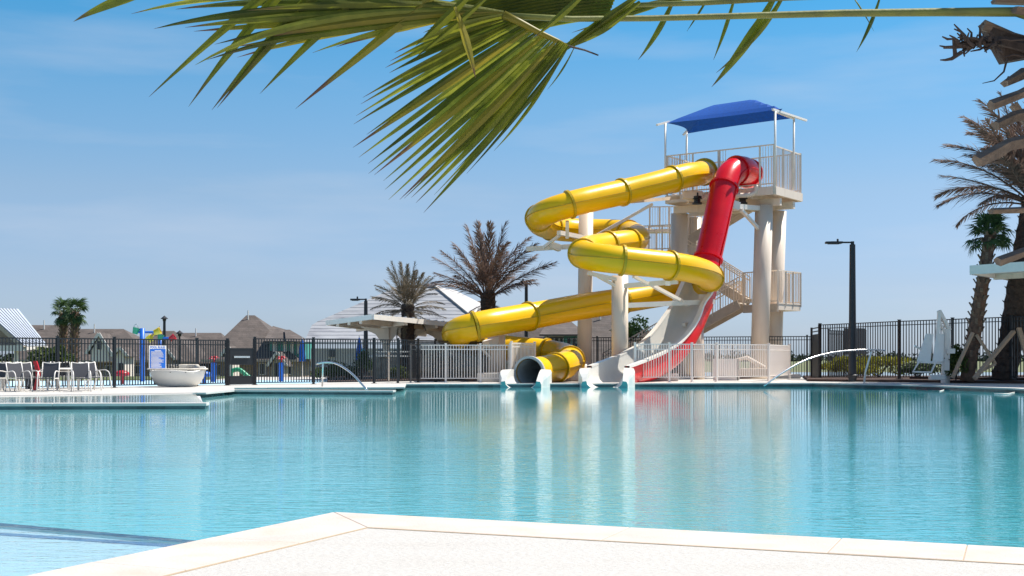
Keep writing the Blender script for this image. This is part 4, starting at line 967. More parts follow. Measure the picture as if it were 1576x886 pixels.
def gable(t, px0, px1, D, y0, ytop, wallm, dep=3, door=False, wallbase=None):
    xa, xb = P(px0, 550, D).x, P(px1, 550, D).x; za = HC+(550-y0)/F*D; zt = HC+(550-ytop)/F*D; xm = (xa+xb)/2; zb = GZ if wallbase is None else HC+(550-wallbase)/F*D
    q = MB(); pts = [(xa+.25, zb), (xb-.25, zb), (xb-.25, za), (xm, zt-.2), (xa+.25, za)]
    q.v = [(x, D, z) for x, z in pts]+[(x, D+dep, z) for x, z in pts]; q.f = [(0, 1, 2, 3, 4), (0, 5, 6, 1), (1, 6, 7, 2), (4, 9, 5, 0), (9, 8, 7, 6, 5)]
    q.build('gable_wall', M[wallm], t)
    for s_, xe in ((-1, xa-.15), (1, xb+.15)):
        MB().slab([Vector((xe, D-.3, za-.15)), Vector((xm, D-.3, zt)), Vector((xm, D+dep, zt)), Vector((xe, D+dep, za-.15))], .12).build('gable_roof', M['roof'], t)
        MB().bar((xe, D-.34, za-.2), (xm, D-.34, zt-.06), .09, .26).build('barge_board', M['white'], t)
    if door: MB().box((xm, D-.02, zb+1.1), ((xb-xa)*.38, .06, 2.2)).build('door', M['dark'], t)
    else: MB().box((xm, D-.02, (za+zt)/2-.3), (.35, .06, .8)).build('window', M['pane'], t)
h1 = house('brown_roof_house', 'brick house with brown roof behind the pavilion and twin palms', 30, 126, 133, 12, 553, 500, (48, 108), windows=((88, 96, 574, 562, 'w'), (108, 114, 576, 560, 'w')))
h2 = house('brown_roof_house', 'brick house with white-trimmed gable behind the left fence', 116, 232, 128, 12, 554, 506, (122, 190), windows=((160, 170, 576, 562, 'w'), (200, 216, 576, 562, 'w')))
gable(h2, 136, 171, 124, 541, 512, 'cream', wallbase=556); gable(h2, 175, 196, 122.5, 545, 534, 'cream', door=True)
h3 = house('brown_roof_house', 'brick house behind the tipping bucket play feature', 222, 300, 134, 12, 556, 509, (236, 268), windows=((238, 252, 577, 563, 'w'),)); gable(h3, 246, 268, 128, 550, 535, 'brick')
h4 = house('brown_roof_house', 'low brick house with garage between bucket feature and black gate', 286, 352, 140, 12, 556, 512, (280, 340), windows=((300, 318, 580, 564, 'd'), (324, 336, 578, 564, 'w')))
h5 = house('brown_roof_house', 'large peaked brown roof house with green sheathing behind the gate', 318, 452, 130, 15, 553, 485, (379, 392), windows=((330, 338, 578, 560, 'w'), (398, 408, 577, 558, 'w'), (440, 448, 577, 557, 'd')))
gable(h5, 414, 440, 124, 560, 541, 'stone', door=True); gable(h5, 342, 362, 124, 545, 532, 'cream')
xa, xb = P(414, 550, 131).x, P(470, 550, 131).x
MB().box(((xa+xb)/2, 134, HC+.9), (xb-xa, 6, 2.1)).build('green_wall', M['sheath'], h5)
for i, (a, b) in enumerate(((420, 426), (436, 442), (447, 452), (458, 463))): MB().box(((P(a, 550, 130.9).x+P(b, 550, 130.9).x)/2, 130.9, HC+1.0), (.35, .14, 1.2)).build('window', M['white'], h5)
q = MB(); q.slab([Vector((P(405, 550, 130).x, 130, HC+1.7)), Vector((P(474, 550, 130).x, 130, HC+1.7)), Vector((P(440, 550, 136).x, 136, HC+3.0)), Vector((P(420, 550, 136).x, 136, HC+3.4))], .12); q.build('roof', M['roof'], h5)
q = MB(); q.slab([Vector((P(440, 550, 129).x, 129, HC+1.7)), Vector((P(478, 550, 129).x, 129, HC+1.6)), Vector((P(446, 550, 134).x, 134, HC+2.95)), Vector((P(438, 550, 134).x, 134, HC+2.95))], .12); q.build('roof', M['roof'], h5)
# big white unfinished roof, laid in courses
t = thing('unfinished_house', 'large house under construction with pale wrapped roof and walls', 'house', P(600, 590, 110))
D = 108; Dr = 116
l0, r0 = P(468, 526, D), P(775, 527, D); l1, r1 = P(481, 498, 111), P(742, 498, 111); l2, r2 = P(612, 441, Dr), P(672, 441, Dr)
nc = 16
for i in range(nc):
    def row(f):
        if f < .34: g_ = f/.34; return l0.lerp(l1, g_), r0.lerp(r1, g_)
        g_ = (f-.34)/.66; return l1.lerp(l2, g_), r1.lerp(r2, g_)
    (a, b), (c, d) = row(i/nc), row((i+1.03)/nc if i < nc-1 else 1)
    o_ = Vector((0, -.03, .015)); MB().slab([a+o_, b+o_, d, c], .08).build('roof_course', M['wrap'], t)
bk = r2+Vector((5.5, 8, -.2)); 
for i in range(8):
    f0, f1 = i/8, (i+1)/8; a = P(782, 520, 112); q0, q1 = r0.lerp(a, 0), a
    lo0, lo1 = r1.lerp(P(812, 503, 120), f0), r1.lerp(P(812, 503, 120), f1); hi0, hi1 = r2.lerp(P(700, 446, 122), f0), r2.lerp(P(700, 446, 122), f1)
    MB().slab([lo0, lo1, hi1, hi0], .08).build('roof_course', M['felt'], t)
MB().bar(r2+up*.05, r1+up*.05, .5, .12).build('hip_cap', M['felt'], t); MB().bar(l2+up*.05, r2+up*.05, .4, .15).build('ridge_cap', M['felt'], t)
xa, xb = l0.x+.5, r0.x-.5
MB().box(((xa+xb)/2, D+4, .78), (xb-xa, 7, 1.9)).build('upper_wall', M['felt'], t); MB().box(((xa+xb)/2, D+4, -.98), (xb-xa+.1, 7.1, 1.62)).build('lower_wall', M['brick'], t)
MB().box(((xa+xb)/2, D+.35, -.02), (xb-xa+.3, .2, .35)).build('timber_band', M['tan'], t)
for px in (492, 530, 560, 660): x = P(px, 550, D).x; MB().box((x, D+.42, -1.0), (.9, .2, 1.3)).build('window', M['pane'], t)
for px in (510, 585, 610, 650): x = P(px, 550, D).x; MB().box((x, D+.42, 1.3), (.5, .2, .6)).build('window', M['pane'], t)
# houses seen behind the yellow slide
house('brown_roof_house', 'brown roof peak between the tall date palm and the yellow slide', 700, 800, 150, 10, 520, 463, (735, 752))
h6 = house('brown_roof_house', 'dark roofed house with green-framed windows behind the low yellow tube', 785, 905, 125, 12, 556, 466, (806, 814), windows=())
xa, xb = P(838, 550, 121).x, P(895, 550, 121).x
MB().box(((xa+xb)/2, 123, HC+1.1), (xb-xa, 4, 2.2)).build('dormer_wall', M['felt'], h6); MB().box((P(884, 550, 120.8).x, 122.9, HC+1.0), (2.0, 4, 2.0)).build('green_wall', M['sheath'], h6)
for px in (848, 856, 864, 876, 884, 892): x = P(px, 550, 120.7).x; f = MB().box((x, 120.88, HC+2.05-.6), (.42, .12, .9)).build('window', M['white'], h6); MB().box((x, 120.8, HC+2.05-.6), (.3, .08, .75)).build('pane', M['pane'], f)
MB().slab([Vector((xa-.5, 120, HC+2.2)), Vector((xb+.5, 120, HC+2.2)), Vector((xb-1, 125, HC+3.7)), Vector((xa+.5, 125, HC+3.7))], .15).build('dormer_roof', M['roof'], h6)
h7 = house('brown_roof_house', 'large brown roof filling the gap between the two middle slide columns', 878, 1010, 118, 14, 566, 484, (905, 950))
shrub('tree', 'dark leafy treetop behind the stairs left of the white flume', P(975, 550, 112), (1.9, 1.5, 1.9), 1800, .35, M['leafd'], 44, cat='tree')

# ---------------------------------------------------------------- patio furniture
def chair_proto():
    t = thing('patio_chair', 'x', 'chair', (0, 0, 0), 'white framed patio chairs round the tables')
    MB().box((0, 0, .43), (.50, .48, .025)).build('seat', M['sling'], t, local=True)
    q = MB(); q.slab([Vector((-.24, .23, .46)), Vector((.24, .23, .46)), Vector((.24, .36, .92)), Vector((-.24, .36, .92))], .012); q.v = [(x, y+(.012 if i > 3 else 0), z+(.012 if i > 3 else 0)) for i, (x, y, z) in enumerate(q.v)]; q.build('backrest', M['sling'], t, local=True)
    for s_ in (-1, 1):
        x = .265*s_
        MB().tube([(x, .42, 0), (x, .33, .25), (x, .23, .45), (x, .30, .7), (x, .375, .95)], .019, 6).build('leg', M['white'], t, local=True, smooth=True)
        MB().tube(spline([(x, -.33, 0), (x, -.27, .3), (x, -.22, .56), (x, -.1, .655), (x, .1, .66), (x, .29, .62)], 3), .018, 6).build('arm_and_leg', M['white'], t, local=True, smooth=True)
        MB().bar((x, -.26, .43), (x, .26, .43), .025).build('seat_rail', M['white'], t, local=True)
    MB().tube(spline([(-.265, .375, .95), (-.15, .37, .925), (0, .365, .915), (.15, .37, .925), (.265, .375, .95)], 3), .018, 6).build('top_rail', M['white'], t, local=True, smooth=True)
    MB().bar((-.26, .25, .43), (.26, .25, .43), .025).build('cross_bar', M['white'], t, local=True)
    return t
def table_proto():
    t = thing('patio_table', 'x', 'table', (0, 0, 0), 'white patio tables')
    MB().lathe([(0, .72), (.62, .72), (.64, .70), (.62, .67), (0, .67)], (0, 0, 0), 28).build('table_top', M['white'], t, local=True)
    for a in (.3, 1.87, 3.44, 5.01): MB().bar((math.cos(a)*.5, math.sin(a)*.5, 0), (math.cos(a)*.47, math.sin(a)*.47, .67), .055).build('leg', M['white'], t, local=True)
    MB().lathe([(.49, .60), (.52, .60), (.52, .63), (.49, .63)], (0, 0, 0), 20).build('apron', M['white'], t, local=True)
    return t
cp = chair_proto(); tp = table_proto()
def gp(px, py): v = G(px, py); return v
chairs = [(30, 602.5, 230, 'patio chair with its back to the camera beside the leftmost table'), (43, 601.5, 225, 'patio chair angled away between the leftmost table and the red board'),
          (74, 602.5, 185, 'patio chair showing its full grey back left of the middle table'), (59, 598, 100, 'patio chair seen edge on beside the red board'),
          (89, 597, 30, 'patio chair on the far side of the middle table, left of its leg'), (108, 596.8, -20, 'patio chair on the far side of the middle table, right of its leg'),
          (125, 602.5, 205, 'patio chair with its back to the camera right of the middle table'), (139, 600.5, 215, 'second patio chair right of the middle table, slightly farther'),
          (153, 598, 255, 'rightmost patio chair turned sideways by the fence'), (19, 597, 10, 'patio chair partly hidden behind the leftmost table'), (-9, 602, 150, 'patio chair cut by the left picture edge')]
for i, (px, py, a, lb) in enumerate(chairs):
    v = gp(px, py); rz = R(a+180)
    if i == 0: cp.location = v; cp.rotation_euler = (0, 0, rz); cp.scale = (.86,)*3; cp['label'] = lb
    else: dup(cp, v, rz, lb, .86)
tp.location = gp(4, 600.5); tp.scale = (.9,)*3; tp['label'] = 'white patio table at the left edge of the deck'
dup(tp, gp(97, 600.5), .4, 'white patio table in the middle of the chair group', .9)
t = thing('rescue_board', 'red and white board leaning behind the patio chairs', 'board', G(57, 601))
q = MB(); pts_ = [(math.sin(k/12*math.pi)*.09*(1 if s_ > 0 else -.3), k/12*.85) for s_ in (1,) for k in range(13)]
b0 = G(56, 600.5); q.v = [(b0.x+x, b0.y, z) for x, z in pts_]+[(b0.x+x-.12, b0.y+.03, z) for x, z in pts_]+[(b0.x+x, b0.y+.07, z) for x, z in pts_]
for k in range(12): q.f += [(k, 13+k, 14+k, k+1), (13+k, 26+k, 27+k, 14+k), (26+k, k, k+1, 27+k)]
q.build('board', M['red2'], t)
t = thing('trash_can', 'black bin standing between the patio chairs', 'bin', G(49, 598)); b0 = G(49, 598)
MB().lathe([(0, 0), (.19, 0), (.22, .6), (.24, .6), (.24, .66), (.1, .7), (0, .7)], b0, 14).build('bin_body', M['black'], t)
MB().lathe([(.245, .58), (.25, .6), (.25, .63), (.245, .64)], b0, 14).build('bin_rim', M['dark'], t)
# round white daybed like a boat
c_ = G(262, 596); c_.y += .85
t = thing('round_daybed', 'white boat-shaped round daybed with cream cushions on the deck', 'daybed', c_)
q = MB(); k = 32; ry = .62
for r_, z0, z1 in ((.60, .03, .03), (.72, .10, .10), (.84, .30, .30), (.92, .52, .56), (.905, .56, .64), (.87, .555, .63), (.80, .42, .46), (.55, .38, .38)):
    for i in range(k): a = 2*math.pi*i/k; q.v.append((c_.x+math.cos(a)*r_*1.0, c_.y+math.sin(a)*r_*.85, (z0+z1)/2+(z1-z0)*math.sin(a)*.9+ (0.03*math.sin(a*3+.5) if z0 > .4 else 0)))
for j in range(7):
    for i in range(k): q.f.append((j*k+i, j*k+(i+1) % k, (j+1)*k+(i+1) % k, (j+1)*k+i))
q.f.append(tuple(7*k+i for i in range(k))); q.build('shell', M['flume'], t, smooth=True)
MB().lathe([(.95, -.02), (.985, 0), (.95, .03), (.9, 0)], c_+up*.575, 32).build('rim_cord', M['cushion'], t, smooth=True)
for i, a in enumerate((.4, .95, 1.5, 2.05, 2.6)):
    MB().box((c_.x+math.cos(a)*.62, c_.y+math.sin(a)*.5, .6), (.42, .16, .26), a+math.pi/2).build('cushion', M['cushion'], t, bevel=.06)
MB().box((c_.x+.55, c_.y-.05, .56), (.3, .36, .14), -.4).build('cushion', M['sling'], t, bevel=.05)
for x, y in ((-.02, 1), (.45, .9)): MB().lathe([(0, .0), (.02, .0), (.02, .02), (0, .02)], (c_.x+x, c_.y-.76*y, .47), 8).build('button', M['dark'], t)

# pool rules sign on the fence
def fpos(px):   # point on the left black fence line
    a, b = F0, F1; k = (px-CX)/F; d = b-a; s = (k*a.y-a.x)/(d.x-k*d.y); return a+d*s
s0, s1 = fpos(227.5), fpos(254); sfd = (s1-s0).normalized(); sn = Vector((sfd.y, -sfd.x, 0)); sn = sn if sn.y < 0 else -sn
zb_, zt_ = HC-(568-550)/F*s0.y, HC+(550-531.5)/F*s0.y; zh = zt_-(zt_-zb_)*.155
t = thing('pool_rules_sign', 'blue and white POOL RULES sign hung on the black fence', 'sign', (s0+s1)/2)
oo = sn*.06
MB().bar(s0+oo+up*(zb_+zt_)/2, s1+oo+up*(zb_+zt_)/2, .012, zt_-zb_).build('panel', M['white'], t)
a_, b_ = s0+sfd*.03+oo+sn*.010, s1-sfd*.03+oo+sn*.010
MB().bar(a_+up*((zb_+.03+zh)/2), b_+up*((zb_+.03+zh)/2), .006, zh-zb_-.03).build('blue_field', M['bluep'], t)
q = MB()
for i in range(9): p = a_.lerp(b_, (i+.5)/9)+up*zh; q.bar(p-sfd*.025, p+sfd*.025, .006, .022)
q.build('wave_edge', M['bluep'], t)
def text(s, size, pos, ax, nrm, m, parent, name='lettering'):
    cu = bpy.data.curves.new(name, 'FONT'); cu.body = s; cu.size = size; cu.extrude = .0015; cu.align_x = 'CENTER'; cu.align_y = 'CENTER'; cu.offset = .0012
    o = bpy.data.objects.new(name, cu); COL.objects.link(o); bpy.context.view_layer.update()
    me = bpy.data.meshes.new_from_object(o.evaluated_get(bpy.context.evaluated_depsgraph_get())); bpy.data.objects.remove(o)
    me.materials.clear(); me.materials.append(m)
    X, Z = ax.normalized(), up; Y = nrm.normalized(); mt_ = Matrix((X, Z, Y)).transposed().to_4x4(); me.transform(mt_)
    return place(name, me, parent, pos-wloc(parent))
text('POOL RULES', .098, (s0+s1)/2+oo+sn*.009+up*(zh+(zt_-zh)*.52), sfd, sn, M['bluep'], t)
rnd = random.Random(5); q = MB()
q.bar((a_+b_)/2+sn*.006-sfd*.12+up*(zh-.05), (a_+b_)/2+sn*.006+sfd*.12+up*(zh-.05), .004, .016)
for i in range(17):
    z = zh-.085-i*.033
    if z < zb_+.05: break
    l = rnd.uniform(.55, .98); q.bar(a_.lerp(b_, .06)+sn*.006+up*z, a_.lerp(b_, .06+.86*l)+sn*.006+up*z, .004, .011)
q.build('fine_print', M['white'], t)

# splash pad features
def at(px, py, D): return P(px, py, D)
t = thing('bucket_spinner', 'blue pole with green and yellow tipping buckets at the splash pad', 'water feature', P(219, 585, 55))
b0 = P(219, 550, 50); b0.z = 0; MB().tube([b0, P(219, 505, 50)], .10, 14).build('pole', M['bluep'], t, smooth=True)
MB().tube([P(208, 511, 50), P(245, 511, 50.2)], .045, 8).build('arm', M['bluep'], t)
def bucket(p, m, t, tilt):
    Mx = Euler((0, tilt, 0)).to_matrix(); q = MB(); pr = [(a*.72, b*.72) for a, b in [(.0, -.17), (.14, -.17), (.2, .17), (.17, .17), (.11, -.12), (0, -.12)]]
    q.lathe(pr, (0, 0, 0), 14); q.v = [tuple(Mx @ Vector(v)+p) for v in q.v]; q.build('bucket', M[m], t)
bucket(P(209, 509, 50), 'green2', t, .3); bucket(P(242, 510, 50), 'yell2', t, 1.2); bucket(P(231, 521, 50), 'yell2', t, -.7); MB().tube([P(231, 521, 50), P(240, 512, 50)], .03, 6).build('arm', M['yell2'], t)
MB().tube(spline([P(206, 507, 50), P(207, 500, 50), P(211, 499, 50), P(213, 507, 50)], 4), .015, 6).build('hoop', M['stainless'], t)
t = thing('bucket_spinner', 'second bucket feature with green and red buckets behind the rules sign', 'water feature', P(247, 585, 56))
b0 = P(247, 550, 54); b0.z = 0; MB().tube([b0, P(247, 517, 54)], .10, 14).build('pole', M['bluep'], t, smooth=True); MB().tube([P(247, 520, 54), P(264, 520, 54)], .045, 8).build('arm', M['bluep'], t)
bucket(P(247, 519, 54), 'green2', t, .2); bucket(P(265, 520, 54), 'red2', t, 1.0)
def mushroom(name, label, px, py, D, m, w_, h):
    t = thing(name, label, 'water feature', P(px, 585, D)); p = P(px, 550, D); p.z = 0
    MB().tube([p, p+up*h], .07, 10).build('stem', M[m], t); MB().lathe([(0, h+.12), (w_*.6, h+.10), (w_, h+.02), (w_, h-.08), (.1, h-.1)], p, 18).build('cap', M[m], t, smooth=True)
mushroom('splash_mushroom', 'red mushroom splash feature left of the daybed', 188, 575, 45, 'red2', .26, .38)
mushroom('splash_mushroom', 'blue mushroom splash feature right of the daybed', 314, 578, 45, 'bluep', .26, .36)
def flower(label, px, D):
    t = thing('splash_flower', label, 'water feature', P(px, 585, D)); p = P(px, 550, D); p.z = 0
    MB().tube([p, p+up*.75], .1, 10).build('stem', M['bluep'], t)
    for k in range(5):
        a = k*1.257; q = MB().lathe([(0, .04), (.08, .03), (.10, 0), (0, -.03)], p+Vector((math.cos(a)*.11, math.sin(a)*.08, .93+.05*math.sin(a))), 10); q.build('petal', M['red2'], t)
    MB().tube([p+up*.7, p+up*.98], .04, 8).build('spout', M['red2'], t)
flower('red flower spout on a blue stem left of the black gate', 329, 49); flower('red flower spout on a blue stem right of the black gate', 433, 50)
t = thing('plastic_slide', 'small green playground toy seen through the gate', 'toy', P(371, 585, 56)); p = P(371, 579, 56)
MB().tube(spline([p+Vector((-.4, 0, .25)), p+Vector((-.1, 0, .3)), p+Vector((.3, 0, .0)), p+Vector((.5, 0, -.15))], 4), .1, 8).build('chute', M['green2'], t, smooth=True); MB().bar(p+Vector((-.4, 0, -.2)), p+Vector((-.4, 0, .3)), .08).build('leg', M['green2'], t)
# umbrellas
def umbrella(label, px, ytop, ybot, D, m):
    t = thing('folded_umbrella', label, 'umbrella', P(px, 580, D)); p = P(px, 550, D); zt, zb = HC+(550-ytop)/F*D, HC+(550-ybot)/F*D
    MB().tube([Vector((p.x, p.y, 0)), Vector((p.x, p.y, zt+.08))], .03, 8).build('pole', M['white'], t)
    q = MB(); n_ = 16
    for j, (r_, f) in enumerate(((.02, 1), (.07, .85), (.11, .5), (.14, .2), (.12, 0))):
        for k in range(n_): a = 2*math.pi*k/n_; rr = r_*(1+.25*(k % 2)); q.v.append((p.x+math.cos(a)*rr, p.y+math.sin(a)*rr, zb+(zt-zb)*f))
    for j in range(4):
        for k in range(n_): q.f.append((j*n_+k, j*n_+(k+1) % n_, (j+1)*n_+(k+1) % n_, (j+1)*n_+k))
    q.build('fabric', M[m], t)
umbrella('folded dark blue umbrella behind the fence right of the green-walled house', 465, 522, 556, 60, 'blue')
umbrella('folded dark blue umbrella left of the shelter lamp post', 553, 519, 555, 60, 'blue'); umbrella('folded light blue umbrella just left of the shelter lamp post', 559, 535, 558, 56, 'lblue')

# lamps
def lamp(label, px, ytop, D, r, arm=None, yb=None):
    t = thing('lamp_post', label, 'lamp post', P(px, 583, D)); p = P(px, 550, D); zt = HC+(550-ytop)/F*D
    q = MB().tube([Vector((p.x, p.y, -.2 if D < 70 else -1.8)), Vector((p.x, p.y, zt))], [r*1.15, r*.8], 14); o = q.build('pole', M['dark'], t)
    if arm:
        s_ = arm; e = Vector((p.x+s_, p.y, zt+.1*r/.1)); MB().tube([Vector((p.x, p.y, zt-.05)), Vector((p.x, p.y, zt+.12))], r*.5, 8).build('tenon', M['dark'], t)
        z = zt+.08; MB().bar((p.x, p.y, z), (p.x+s_*.45, p.y, z), .06).build('arm', M['dark'], t)
        q = MB(); h = .05; pl = [(s_*.4, -.16), (s_*.75, -.19), (s_, -.12), (s_, .12), (s_*.75, .19), (s_*.4, .16)]
        if s_ < 0: pl = pl[::-1]
        q.prism([(p.x+a, p.y+b) for a, b in pl], z-.05, z+.03); q.build('lamp_head', M['dark'], t); MB().box((p.x+s_*.7, p.y, z-.06), (abs(s_)*.4, .22, .02)).build('lens', M['sling'], t)
        MB().lathe([(0, .12), (.04, .1), (.04, 0), (0, 0)], (p.x+s_*.55, p.y, z+.03), 8).build('sensor', M['dark'], t)
    return t, p, zt
t, p, zt = lamp('tall dark lamp post with a flat lamp head right of the slide tower', 1312, 376, 49.5, .14, -1.05); MB().lathe([(.18, 0), (.2, .12), (.14, .16)], p*1.0-up*HC+up*.14, 14).build('base_cover', M['dark'], t)
lamp('slim dark lamp post standing behind the white shade shelter', 563, 463, 62, .11, -.75); lamp('dark lamp post to the right of the tall date palm', 810, 435, 64, .10, -.3)
for px, yt, D, lb in ((253, 492, 100, 'tall black lantern post behind the rules sign'), (276.5, 515, 95, 'shorter black lantern post right of the rules sign')):
    t, p, zt = lamp(lb, px, yt, D, .13 if px < 260 else .07); q = Vector((p.x, p.y, zt)); MB().lathe([(0, .35), (.05, .3), (.28, .12), (.3, .08), (.16, .06), (.12, -.12), (0, -.14)], q, 8).build('lantern', M['dark'], t)
# handrails
t = thing('handrail', 'arched stainless handrail entering the pool in front of the left fence', 'handrail', G(502, 592))
D1 = 39.5; MB().tube(resample(spline([P(487, 560, D1+.1), P(497, 557.6, D1), P(512, 558, D1), P(530, 566, 39), P(545, 578, 38.6), P(556, 590, 38.3), P(565, 600, 38.0)], 6), .12), .03, 10).build('rail_tube', M['stainless'], t, smooth=True)
MB().tube([P(496, 594, D1+.6), P(497, 558, D1)], .026, 8).build('post', M['stainless'], t, smooth=True)
t = thing('handrail', 'long arched white handrail entering the pool right of the slide tower', 'handrail', G(1331, 590))
D1 = 46; MB().tube(resample(spline([P(1176, 593.5, 43.6), P(1200, 576, 44), P(1235, 556, 44.6), P(1270, 544.5, 45.2), P(1310, 539, 45.8), P(1345, 538, 46.2), P(1362, 539.5, 46.4)], 6), .15), .03, 10).build('rail_tube', M['stainless'], t, smooth=True)
MB().tube([P(1330, 589, 46.4), P(1332, 572, 46.4), P(1341, 541, 46.2)], .035, 8).build('post', M['white'], t, smooth=True)

t = thing('cleaner_hose', 'thin white hose floating at the far right pool edge', 'hose', G(1500, 596))
MB().tube(resample(spline([G(1446, 602, -.12), G(1458, 598.5, -.12), G(1468, 597, -.115), G(1480, 598, -.12), G(1492, 597, -.115), G(1500, 599, -.12)], 5), .15), .014, 8).build('hose', M['white'], t, smooth=True)
MB().tube(resample(spline([G(1530, 606, -.12), G(1545, 606, -.115), G(1560, 604, -.12), G(1572, 602, -.115), G(1600, 603, -.12)], 5), .15), .014, 8).build('hose', M['white'], t, smooth=True)
# pool lift
t = thing('pool_lift', 'white accessible pool lift with a swing seat on the deck', 'pool lift', G(1453, 589))
Dl = 46.5
MB().lathe([(0, 0), (.17, 0), (.15, .62), (.17, .64), (.12, .70), (0, .70)], G(1455, 589)*1.0, 16).build('base', M['white'], t, smooth=False)
q = MB(); q.box((P(1442, 550, 46.5).x, 46.5, .22), (.55, .3, .18)); q.build('battery_box', M['white'], t, bevel=.03)
MB().bar(P(1456, 570, Dl), P(1458, 506, Dl), .2, .16).build('mast', M['white'], t, bevel=.01); MB().bar(P(1451, 574, Dl), P(1453, 508, Dl), .08).build('actuator', M['white'], t)
MB().bar(P(1461, 508, Dl), P(1445, 478, Dl-.1), .14, .12).build('lift_arm', M['white'], t); MB().bar(P(1455, 515, Dl), P(1444, 490, Dl-.1), .07).build('lift_arm', M['white'], t)
MB().bar(P(1446, 478, Dl-.1), P(1440, 550, Dl-.35), .12, .09).build('hanger', M['white'], t)
q = MB(); q.slab([P(1425, 513, 46.1), P(1437, 513, 46.15), P(1432, 558, 45.8), P(1411, 555, 45.8)], .03); q.v = [(x, y+(.05 if i > 3 else 0), z) for i, (x, y, z) in enumerate(q.v)]; q.build('seat_back', M['white'], t, bevel=.012)
q = MB(); q.slab([P(1441, 513, 46.1), P(1453, 513, 46.15), P(1452, 556, 45.8), P(1435, 558, 45.8)], .03); q.v = [(x, y+(.05 if i > 3 else 0), z) for i, (x, y, z) in enumerate(q.v)]; q.build('seat_back', M['white'], t, bevel=.012)
q = MB(); q.slab([P(1411, 556, 45.8), P(1450, 558, 45.8), P(1450, 556, 46.4), P(1413, 555, 46.4)], .05); q.build('seat', M['white'], t)
MB().tube([P(1415, 556, 45.7), P(1405, 572, 45.3), P(1433, 573, 45.3), P(1441, 556, 45.7)], .035, 8).build('footrest', M['white'], t)
MB().tube([P(1408, 532, 45.6), P(1417, 537, 45.8)], .04, 8).build('armrest', M['white'], t); MB().box(P(1463, 540, 46.4), (.3, .12, .18)).build('control_box', M['white'], t)
MB().bar(P(1446, 481, Dl-.1), P(1460, 508, Dl), .03).build('cable', M['dark'], t)

# ---------------------------------------------------------------- near palm overhead
tr = thing('near_palm', 'big fan palm right beside the camera, its green frond arching overhead', 'palm tree', (2.02, 3.9, 0))
NP = 4.0
MB().tube([(2.08, 3.95, -.0), (2.06, 3.95, .8), (2.02, 3.95, 1.6), (1.99, 3.95, 2.2), (1.97, 3.95, 3.0), (1.96, 3.95, 3.4)], [.24, .21, .20, .20, .22, .18], 18).build('trunk', M['bark2'], tr, smooth=True)
rnd = random.Random(77); cnt = 0
for i in range(30):
    for k in range(6):
        z = .5+i*.092+k*.012; a = k*1.047+i*.52; r0_ = .20; cx_ = 2.07-.034*z
        ln = rnd.uniform(.07, .12) if math.cos(a) < 0 else rnd.uniform(.08, .2)
        p = Vector((cx_+math.cos(a)*r0_*.85, 3.95+math.sin(a)*r0_*.85, z)); e_ = p+Vector((math.cos(a)*ln*.8, math.sin(a)*ln*.8, ln*1.1))
        MB().bar(p, e_, .085*rnd.uniform(.7, 1.1), .025).build('leaf_base', M['boot'], tr)
def boot(pts, wd, th=.02):
    vs = [P(*p) for p in pts]; vs.insert(0, Vector((1.93, 3.95, vs[0].z-.03))); q = MB(); k = len(vs)
    rnd = random.Random(int(pts[0][1])); 
    for i, v in enumerate(vs):
        w_ = wd*(1-.25*i/(k-1)); d = (vs[min(i+1, k-1)]-vs[max(i-1, 0)]).normalized(); b = d.cross(Vector((0, 1, 0))).normalized(); b = b if b.z > 0 else -b
        j = [rnd.uniform(-.004, .004) for _ in range(3)]
        q.v += [tuple(v+b*(w_/2+j[0])), tuple(v+b*w_*.1+Vector((0, -th*1.3, 0))), tuple(v-b*(w_/2+j[1])+Vector((0, -th*.4, 0))), tuple(v-b*w_*.35+Vector((0, th, 0))), tuple(v+b*w_*.3+Vector((0, th*1.6, 0)))]
    for i in range(k-1):
        for c in range(5): q.f.append((i*5+c, i*5+(c+1) % 5, (i+1)*5+(c+1) % 5, (i+1)*5+c))
    q.f += [tuple(range(4, -1, -1)), tuple((k-1)*5+c for c in range(5))]
    q.build('leaf_base', M['boot'], tr)
boot([(1660,80,3.95),(1600,108,3.9),(1575,113,3.88),(1547,128,3.84)], .036); boot([(1660,100,3.9),(1600,132,3.85),(1570,146,3.8),(1526,163,3.72)], .04)
boot([(1650,160,3.9),(1600,172,3.85),(1560,180,3.8),(1533,193,3.76)], .045); boot([(1670,200,3.9),(1600,212,3.8),(1552,222,3.7),(1530,234,3.66),(1504,248,3.6)], .05)
boot([(1650,320,3.9),(1590,322,3.8),(1526,325,3.7)], .022); boot([(1660,350,3.9),(1600,380,3.8),(1536,402,3.7)], .032); boot([(1660,20,3.95),(1600,20,3.95),(1562,14,3.9)], .03)
boot([(1650,10,4.1),(1600,3,4.1),(1530,1,4.1)], .025); boot([(1660,130,4.1),(1600,70,4.1),(1560,60,4.05),(1514,37,4.0)], .05); boot([(1640,250,4.1),(1590,200,4.1),(1560,160,4.1)], .03)
